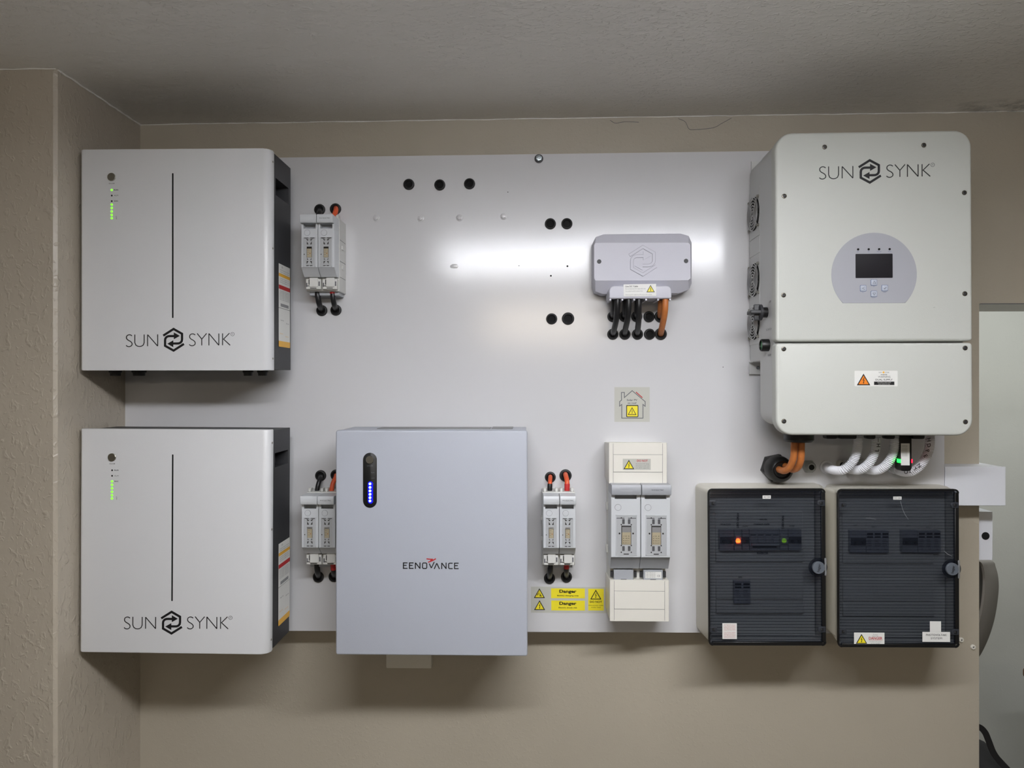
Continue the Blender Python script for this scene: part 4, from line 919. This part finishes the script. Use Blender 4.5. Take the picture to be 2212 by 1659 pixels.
conduit([(1892.4, 919, 1.58), (1892.4, 955, 1.58), (1890, 974, 1.583), (1879, 998, 1.59), (1861, 1013.5, 1.605), (1843, 1015, 1.63), (1830, 1011, 1.665), (1826, 1008, 1.70)], 'second white corrugated conduit from the left below the inverter', [(1834, 1012, 1.65), (1828, 1010, 1.67), (1826, 1008, 1.70)], (('/', 1897, 951, 1.568, .3), ('H', 1898, 962, 1.568, R(90)), ('L', 1895, 973, 1.569, R(85))))
conduit([(1932.5, 919, 1.58), (1932.5, 957, 1.58), (1930.5, 975, 1.583), (1918, 1000, 1.59), (1900, 1014.5, 1.605), (1882, 1015.5, 1.63), (1869, 1011, 1.665), (1865, 1008, 1.70)], 'third white corrugated conduit from the left, beside the black data stick', [(1873, 1012, 1.65), (1867, 1010, 1.67), (1865, 1008, 1.70)])
conduit([(2009, 919, 1.60), (2008.5, 957, 1.60), (2004.5, 977, 1.605), (1990, 1003, 1.615), (1970, 1018.5, 1.63), (1950, 1019.5, 1.65), (1935, 1013, 1.675), (1929, 1009, 1.70)], 'rightmost white corrugated conduit with black lettering', [(1941, 1016, 1.663), (1933, 1012, 1.68), (1929, 1009, 1.70)],
        tuple((ch, x, y, D_, r) for ch, x, y, D_, r in (('H', 2006, 950, 1.587, R(-80)), ('D', 2006, 962, 1.587, R(-80)), ('P', 2003, 974, 1.589, R(-70)), ('E', 1999, 985, 1.592, R(-62)), ('N', 1985, 1006, 1.602, R(-50)), ('Y', 1977, 1013, 1.608, R(-35)), ('L', 1967, 1018, 1.616, R(-20)), ('O', 1957, 1020, 1.626, R(-8)))))

# data stick
t = thing('data_stick', 'black data stick with white label and green and red lights, under the inverter', 'data stick', P(1957, 1018, 1.57))
a, c = P(1944.5, 1018, 1.57), P(1970, 938, 1.57)
b = MB(); b.slab(a.x, c.x, a.z, c.z, (.008, .008, .002, .002), .022, m_black, FR((0, a.y+.022, 0)), f=.002); obj('body', b, t)
b = MB(); M = FP(1955.5, 981.5, 1.57); b.prism(rrect(-.0094, .0094, -.024, .024, .0005, 2), .0003, m_paper, M); M2 = M @ Matrix.Translation((0, 0, .0003))
for i in range(4): b.text('SN: 2706 554 810', -.006+.003*i, .008, .0018, m_ink, M2, rot=R(-90), width=.024)
obj('label_plate', b, t)
for x, m, nm in ((a.x, m_gled, 'green light'), (c.x, m_rled, 'red light')):
    b = MB(); zz = P(1957, 996, 1.57).z; b.box(x-.0012, x+.0012, a.y-.0008, a.y+.012, zz-.004, zz+.004, m, .0004, 1); obj('status_light', b, t, nm)

# ------------------------------------------------------------------ distribution boxes
def dist_box(name, label, x0, x1, y0, y1, xb0, xb1, yb0, yb1, tilt):
    Df = 1.583; a = P(x0, y1, Df); c = P(x1, y0, Df); cx = (a.x+c.x)/2; cz = (a.z+c.z)/2
    t = thing(name, label, 'distribution box', (cx, 0, cz), 'cream distribution boxes with smoked doors')
    ra = P(xb0, 0, 1.69).x; rc_ = P(xb1, 0, 1.69).x; rz0 = P(x0, yb1, 1.69).z; rz1 = P(x0, yb0, 1.69).z
    # tray: outer walls
    def ring(xa, xb, za, zb, r, y): return [Vector((p[0], y, p[1])) for p in rrect(xa, xb, za, zb, r, 5)]
    b = MB(); yf = Df-1.7+.007
    o = [ring(ra, rc_, rz0, rz1, .012, -.0005), ring(ra, rc_, rz0, rz1, .012, -.03), ring(a.x+.002, c.x-.002, a.z+.002, c.z-.002, .010, yf), ring(a.x+.007, c.x-.007, a.z+.007, c.z-.007, .008, yf), ring(a.x+.009, c.x-.009, a.z+.009, c.z-.009, .008, -.02)]
    b.loft(o, m_cream); obj('box_shell', b, t, smooth=50)
    # door
    b = MB(); b.slab(a.x, c.x, a.z, c.z, .009, .003, m_smoke, FR((0, Df-1.7+.003, 0)), f=.001, seg=2); door = obj('door', b, t, 'smoked see-through door')
    return t, door, a, c, Df
def frame_and_fittings(t, door, a, c, Df, knob, tabz, hg):
    y = Df-1.7; wd = c.x-a.x; hh = c.z-a.z
    b = MB()
    for (x0, x1, z0, z1) in ((a.x, a.x+.0035, a.z+.008, c.z-.008), (c.x-.009, c.x, a.z+.008, c.z-.008), (a.x+.008, c.x-.008, a.z, a.z+.0085), (a.x+.008, c.x-.008, c.z-.0035, c.z)): b.box(x0, x1, y-.0012, y+.006, z0, z1, m_black, .001, 1)
    for (ux, uz, sx, sz) in ((a.x, a.z, 1, 1), (c.x, a.z, -1, 1), (a.x, c.z, 1, -1), (c.x, c.z, -1, -1)):
        pl = [(ux+sx*(.009-.0075*math.sin(R(q_))), uz+sz*(.009-.0075*math.cos(R(q_)))) for q_ in range(0, 91, 15)]
        b.stroke(pl, .0035, m_black, FR((0, y+.001, 0)), .0022)
    obj('door_frame', b, door)
    b = MB(); n = int(hh/.0066)
    for i in range(1, n): z = a.z+i*hh/n; b.box(a.x+.004, c.x-.009, y-.0005, y, z-.0005, z+.0005, m_smoke2)
    obj('ribs', b, door, kind='stuff')
    for ux, sx in ((a.x, 1), (c.x, -1)):
        for uz in hg:
            b = MB(); x0 = ux+sx*.002; x1 = ux+sx*.019
            b.prism(rrect(min(x0, x1), max(x0, x1), uz-.0065, uz+.0065, (.002, .006, .006, .002) if sx > 0 else (.006, .002, .002, .006), 4), .003, m_clip, FR((0, y-.0005, 0)), bev=.001)
            b.prism(rrect(ux+sx*.010-.003, ux+sx*.010+.003, uz-.0035, uz+.0035, .001, 2), .0006, m_hole, FR((0, y-.0035, 0))); b.prism(rrect(ux+sx*.012-.002, ux+sx*.012+.002, uz-.001, uz+.003, .0005, 2), .0009, m_dark, FR((0, y-.0035, 0)))
            obj('hinge_clip', b, t)
    M, s = px2(knob[0], knob[1], Df)
    m_knob = mat('lock_grey', (92, 98, 106), .4)
    b = MB(); b.lathe([(20*s, 0), (20*s, .0012), (17*s, .002), (15*s, .001)], m_smoke2, M, 32); b.lathe([(13.4*s, .0005), (13.4*s, .005), (12.4*s, .0062), (.0003, .0062)], m_knob, M, 32)
    b.text('hager', 0, 0, .006, m_ink, M @ Matrix.Translation((0, 0, .0062)), rot=R(80), width=17*s, bold=.02); obj('lock', b, t, 'round grey lock button')
    b = MB(); b.box(c.x-.003, c.x+.0015, y-.002, y+.012, tabz[0], tabz[1], m_greytop, .0008, 1); obj('latch_tab', b, t)
def inner(t, a, c, panels, y):
    b = MB(); b.box(a.x+.010, c.x-.010, y+.002, y+.004, a.z+.010, c.z-.010, m_cream)
    x0, x1 = a.x+.025*1.0, c.x-.037
    for z0, z1, d in panels: b.box(x0, x1, y+.002-d, y+.004, z0+.0006, z1-.0006, m_cream, .001, 1)
    return obj('inner_plate', b, t)
def Z(py, D=1.6): return P(1800, py, D).z
DMO = 1.605                                         # depth of the module faces
def module(t, px0, px1, py0, py1, kind_, n=1):
    a, c = P(px0, py1, DMO), P(px1, py0, DMO); w_ = c.x-a.x; h_ = c.z-a.z; y = a.y; b = MB()
    b.box(a.x+.0003, c.x-.0003, y, y+.02, a.z, c.z, m_module, .0006, 1); M = FR((a.x, y, a.z))
    if kind_ == 'breaker':
        b.box(a.x+w_*.04, c.x-w_*.04, y-.003, y, a.z+h_*.36, a.z+h_*.66, m_modwhite, .0006, 1)
        for i in range(n): u_ = w_*(i+.5)/n; b.box(a.x+u_-.003, a.x+u_+.003, y-.008, y-.002, a.z+h_*.40, a.z+h_*.52, m_black, .0008, 1); b.text('I ON', u_, h_*.8, .002, m_ink, M)
    if kind_ == 'spd':
        for i in range(n):
            u0 = w_*i/n+w_/n*.12; u1 = w_*(i+1)/n-w_/n*.12
            for e, f_ in ((.80, .91), (.68, .76)): b.prism([(u0, h_*e), (u1, h_*e), (u1, h_*f_), (u0, h_*f_)], .0004, m_hole, M)
            for e in (.58, .5, .42, .34, .27): b.stroke([(u0, h_*e), (u0+(u1-u0)*random.uniform(.6, 1), h_*e)], .0008, m_ink, M, .0003)
            b.text('CE', (u0+u1)/2, h_*.14, .003, m_ink, M)
    if kind_ == 'lamp': b.box(a.x+w_*.1, c.x-w_*.1, y-.004, y, a.z+h_*.3, a.z+h_*.75, m_module, .001, 1)
    if kind_ == 'changeover':
        for i in range(4): u0 = w_*(i+.12)/4; u1 = w_*(i+.88)/4; b.box(a.x+u0, a.x+u1, y-.003, y, a.z+h_*.38, a.z+h_*.72, m_module, .0008, 1); b.prism([(u0, h_*.72), (u1, h_*.72), (u1, h_*.76), (u0, h_*.76)], .0004, m_ink, M)
        b.box(a.x+w_*.05, c.x-w_*.05, y-.010, y, a.z+h_*.24, a.z+h_*.36, m_module, .0015, 1); b.box(a.x+w_*.1, c.x-w_*.1, y-.001, y, a.z+h_*.14, a.z+h_*.24, m_hole)
    return b
t, door, a, c, Df = dist_box('distribution_box', 'left distribution box with smoked door, orange and green lamps inside', 1530, 1783.5, 1056, 1393.5, 1505, 1772, 1044, 1362, -.007)
frame_and_fittings(t, door, a, c, Df, (1766.5, 1226), (Z(1244, Df), Z(1206, Df)), (Z(1087, Df), Z(1360, Df)))
inner(t, a, c, ((Z(1219), Z(1108), .004), (Z(1300), Z(1251), .004), (Z(1331), Z(1301), .006)), 1.617-1.7)
for px0, px1, kd, n in ((1554, 1586, 'breaker', 2), (1586.3, 1603, 'lamp', 1), (1603.3, 1619, 'breaker', 1), (1619.3, 1684.5, 'changeover', 4), (1684.8, 1703, 'lamp', 1), (1703.3, 1732, 'breaker', 2)):
    b = module(t, px0, px1, 1144, 1189, kd, n); mo = obj('breaker' if kd == 'breaker' else 'indicator_module' if kd == 'lamp' else 'changeover_switch', b, t)
    if kd == 'lamp':
        on = px0 < 1600; b = MB(); q_ = P((px0+px1)/2, 1168, DMO-.004); b.lathe([(.0052, 0), (.005, .002), (.0036, .0034), (.0003, .004)], m_ora_led if on else m_dg_led, FR(q_), 16); obj('lens', b, mo, 'lit orange lens' if on else 'dim green lens')
b = module(t, 1585, 1621.5, 1255, 1303, 'spd', 2); obj('surge_protector', b, t)
b = MB(); yy = 1.61
def dyt(b, tx, x, y, h, wd, rot=0, m=m_ink, D_=1.6125): b.text(tx, 0, 0, h, m, FP(x, y, D_), width=wd*sc_(D_), rot=rot, bold=.04)
dyt(b, 'MAINS', 1568, 1132.5, .0042, 21); dyt(b, 'LED GRID', 1594.5, 1124, .0045, 32, R(88)); dyt(b, 'LED INV', 1692, 1127, .0045, 28, R(88)); dyt(b, 'CHANGE OVER', 1646, 1132.5, .0035, 34); dyt(b, 'AIRCON', 1649, 1122, .0035, 16); dyt(b, 'INVERTER', 1647.5, 1195, .0038, 24); dyt(b, 'SPD', 1599, 1247, .0032, 8); dyt(b, 'MAIN', 1610, 1136.5, .003, 11); dyt(b, 'LOAD', 1711, 1136.5, .003, 11)
obj('label_tape', b, t)
def lab(t, x0, x1, y0, y1, D_, fn, name='label_plate'):
    M, s = px2((x0+x1)/2, (y0+y1)/2, D_); w2 = (x1-x0)/2*s; h2 = (y1-y0)/2*s; b = MB(); b.prism([(-w2, -h2), (w2, -h2), (w2, h2), (-w2, h2)], .0003, m_paper, M @ Matrix.Translation((0, 0, .0007))); fn(b, M @ Matrix.Translation((0, 0, .001)), s); obj(name, b, t)
lab(t, 1648, 1665.5, 1070, 1077.3, Df, lambda b, M, s: b.text('AC DB', 0, 0, .0042, m_inkg, M, width=13.5*s))
def redtext(b, M, s):
    for i in range(13):
        if i != 6: b.text(('Warning do not work on', 'Turn off both supplies', 'isolate this board first')[i % 3], 0, (14-2.35*i)*s, .0015, m_redink, M, width=25*s)
lab(t, 1559.5, 1590.5, 1345.5, 1379.5, Df, redtext)
t.rotation_euler.y = -.006
t, door, a, c, Df = dist_box('distribution_box', 'right distribution box with smoked door and yellow danger sticker', 1809.5, 2071.5, 1057, 1397.5, 1786, 2042, 1047, 1366, -.004)
frame_and_fittings(t, door, a, c, Df, (2054.9, 1228.8), (Z(1248, Df), Z(1209, Df)), (Z(1090, Df), Z(1363, Df)))
inner(t, a, c, ((Z(1221), Z(1110), .004), (Z(1303), Z(1254), .004), (Z(1335), Z(1304), .006)), 1.617-1.7)
for x in (1836, 1948):
    b = module(t, x, x+35, 1146, 1193, 'breaker', 2); obj('breaker', b, t)
    b = module(t, x+35.3, x+85, 1147, 1193.5, 'spd', 3); obj('surge_protector', b, t)
b = MB()
for tx, x, y in (('MPPT 1', 1849, 1135), ('MPPT 1', 1888, 1138.5), ('MPPT 2', 1962, 1136), ('MPPT 2', 2005, 1139.5)): dyt(b, tx, x, y, .003, 9)
obj('label_tape', b, t)
lab(t, 1929.6, 1947.3, 1072.5, 1079.3, Df, lambda b, M, s: b.text('DC DB', 0, 0, .0042, m_inkg, M, width=14*s))
def dang(b, M, s):
    warn_tri(b, M, -16.5*s, 0, 24*s, m_yellow); b.text('DANGER', 13.5*s, 1.2*s, .0058, m_redink, M, width=29*s, bold=.03); b.stroke([(-1*s, -2.6*s), (28*s, -2.6*s)], .5*s, m_redink, M)
    b.text('PV Array', 13*s, 9.5*s, .002, m_inkg, M); b.text('Isolator Box', 13*s, 6.3*s, .002, m_inkg, M); b.text('Contains live parts', 13*s, -6*s, .002, m_inkg, M, width=25*s); b.text('during daylight', 13*s, -9.6*s, .002, m_inkg, M, width=20*s)
lab(t, 1844.3, 1909.3, 1366, 1393, Df, dang, 'warning_label')
lab(t, 1992, 2051, 1365, 1386.5, Df, lambda b, M, s: (b.text('PHOTOVOLTAIC', 0, 4*s, .0046, m_ink, M, width=44*s, bold=.01), b.text('SYSTEM', 0, -3.2*s, .0046, m_ink, M, width=24*s, bold=.01)))
lab(t, 2008, 2031.8, 1342, 1364.8, Df, lambda b, M, s: None, 'blank_label')
b = MB(); m_scr = mat('pale_scratch', (150, 152, 156), .6)
for pl in ([(1945, 1082), (1949, 1098), (1954, 1110), (1962, 1122)], [(1871, 1119), (1880, 1119), (1893, 1122)], [(2038, 1190), (2046, 1197), (2055, 1201)]):
    M, s = px2(1940, 1227, Df); b.stroke([((x-1940)*s, (1227-y)*s) for x, y in pl], .0006, m_scr, M @ Matrix.Translation((0, 0, .0007)), .0002)
obj('scratch', b, door)
t.rotation_euler.y = -.003

# ------------------------------------------------------------------ right-hand side: trunking, box, shell, bags
a, c = P(2041, 1092, D0), P(2172, 1008, D0)
t = thing('trunking', 'wide white cable trunking running past the end of the wall', 'trunking', (a.x, YW, a.z))
b = MB(); ya = a.y; b.prism([(a.x+.001, ya+.002), (c.x-.002, ya+.002), (c.x-.002, .9), (XE+.002, .9), (XE+.002, YW), (a.x+.001, YW)], c.z-a.z-.002, m_trunk, UP((0, 0, a.z+.001))); obj('channel', b, t)
b = MB(); b.box(a.x, c.x, ya-.001, ya+.002, a.z, c.z, m_trunk, .0008, 1); obj('lid', b, t)
a, c = P(2112, 1210, 1.785), P(2144.5, 1105, 1.785)
t = thing('cable_box', 'white vertical box with a round black hole, behind the end of the wall', 'box', (c.x, a.y, a.z))
b = MB(); b.box(XE+.0015, c.x, a.y, a.y+.35, a.z, c.z, m_trunk, .0008, 1); obj('housing', b, t)
b = MB(); M = FP(2128.8, 1157.7, 1.785); b.lathe([(8.2*sc_(1.785), 0), (8.2*sc_(1.785), .0008)], m_hole, M, 28); obj('cable_hole', b, t)
# curved shell
pts = [(2110, 1205), (2144, 1212), (2151, 1225), (2156.5, 1248), (2157, 1280), (2150, 1330), (2138, 1372), (2122, 1408), (2108, 1428)]
D_ = 1.95; w3 = [P(x, y, D_) for x, y in pts]; w3 = catmull(w3, 5); rings = []
t = thing('curved_shell', 'dark grey curved plastic shell below the white box with the hole', 'plastic shell', P(2120, 1425, D_))
b = MB(); inn = []
pin = [(2095, 1208), (2118, 1214), (2126, 1232), (2128, 1260), (2125, 1300), (2119, 1330), (2110, 1362), (2100, 1390), (2092, 1410)]; wi = catmull([P(x, y, D_-.04) for x, y in pin], 5)
for p, q_ in zip(w3, wi): rings.append([p, q_, q_+Vector((-.004, .004, 0)), p+Vector((0, .16, 0))])
b.loft(rings, m_shell); obj('rim', b, t, smooth=60)
b = MB(); bk = [q_+Vector((0, .03, 0)) for q_ in wi]; b.prism([(p.x, p.z) for p in bk]+[(bk[-1].x-.05, bk[-1].z), (bk[0].x-.05, bk[0].z)], .004, m_black, BK((0, bk[0].y, 0))); obj('core', b, t)
# bag
D_ = 2.2
t = thing('black_bag', 'black fabric bag with a strap loop at the foot of the opening', 'bag', P(2140, 1800, D_))
rings = []
for px0, px1, py, dd in ((1960, 2126, 1600, .04), (1955, 2150, 1622, .10), (1950, 2172, 1645, .14), (1945, 2200, 1680, .17), (1940, 2214, 1740, .18), (1940, 2215, 1830, .18)):
    q0, q1 = P(px0, py, D_), P(px1, py, D_); rings.append([Vector((q0.x+(q1.x-q0.x)*(.5+.5*math.cos(2*math.pi*i/20)), q0.y+dd*math.sin(2*math.pi*i/20), q0.z)) for i in range(20)])
rings.append([Vector((v.x, v.y, .003)) for v in rings[-1]]); b = MB(); b.loft(rings, m_fabric); obj('bag_body', b, t, smooth=70)
b = MB(); w3 = catmull([P(x, y, D_-.12) for x, y in ((2060, 1590), (2090, 1570), (2115, 1571), (2128, 1582), (2136, 1600), (2146, 1625), (2160, 1645), (2182, 1668))], 5)
rg = []
for i, p in enumerate(w3):
    d = (w3[min(i+1, len(w3)-1)]-w3[max(i-1, 0)]).normalized(); n_ = Vector((-d.z, 0, d.x))*.0085; rg.append([p+n_, p-n_, p-n_+Vector((0, .003, 0)), p+n_+Vector((0, .003, 0))])
b.loft(rg, m_fabric); obj('strap', b, t)
D_ = 2.45
t = thing('brown_bag', 'brown and black bag just entering the right edge below the opening', 'bag', P(2260, 1600, D_))
b = MB(); a, c = P(2206, 1488, D_), P(2330, 1465, D_); a.x = P(2206, 0, 2.55).x; c.x = a.x+.17; b.box(a.x, c.x, a.y, a.y+.1, a.z, c.z, m_leather, .012, 3); obj('flap', b, t)
b = MB(); a = P(2210, 1620, D_); c = P(2326, 1490, D_); a.x = P(2208, 0, 2.55).x; c.x = a.x+.165; b.box(a.x, c.x, a.y+.008, a.y+.092, .003, c.z, m_fabric, .02, 3); obj('bag_body', b, t)

# white plugs in the wall
for x, y, lb in ((2101, 1397, 'white wall plug with a dark screw, nearer the end of the wall'), (2075.5, 1381.5, 'white wall plug beside the lower corner of the right distribution box')):
    M = FP(x, y, DW); r_ = 5.2*sc_(DW); b = MB(); b.lathe([(r_, 0), (r_, .003), (r_*.8, .0045), (r_*.35, .0045), (r_*.3, .003)], m_creamw, M, 18); b.lathe([(r_*.34, .002), (r_*.34, .0032)], m_dark, M, 12)
    solo('wall_plug', lb, 'wall plug', b)

for o in bpy.data.objects:
    if '_o' in o: del o['_o']
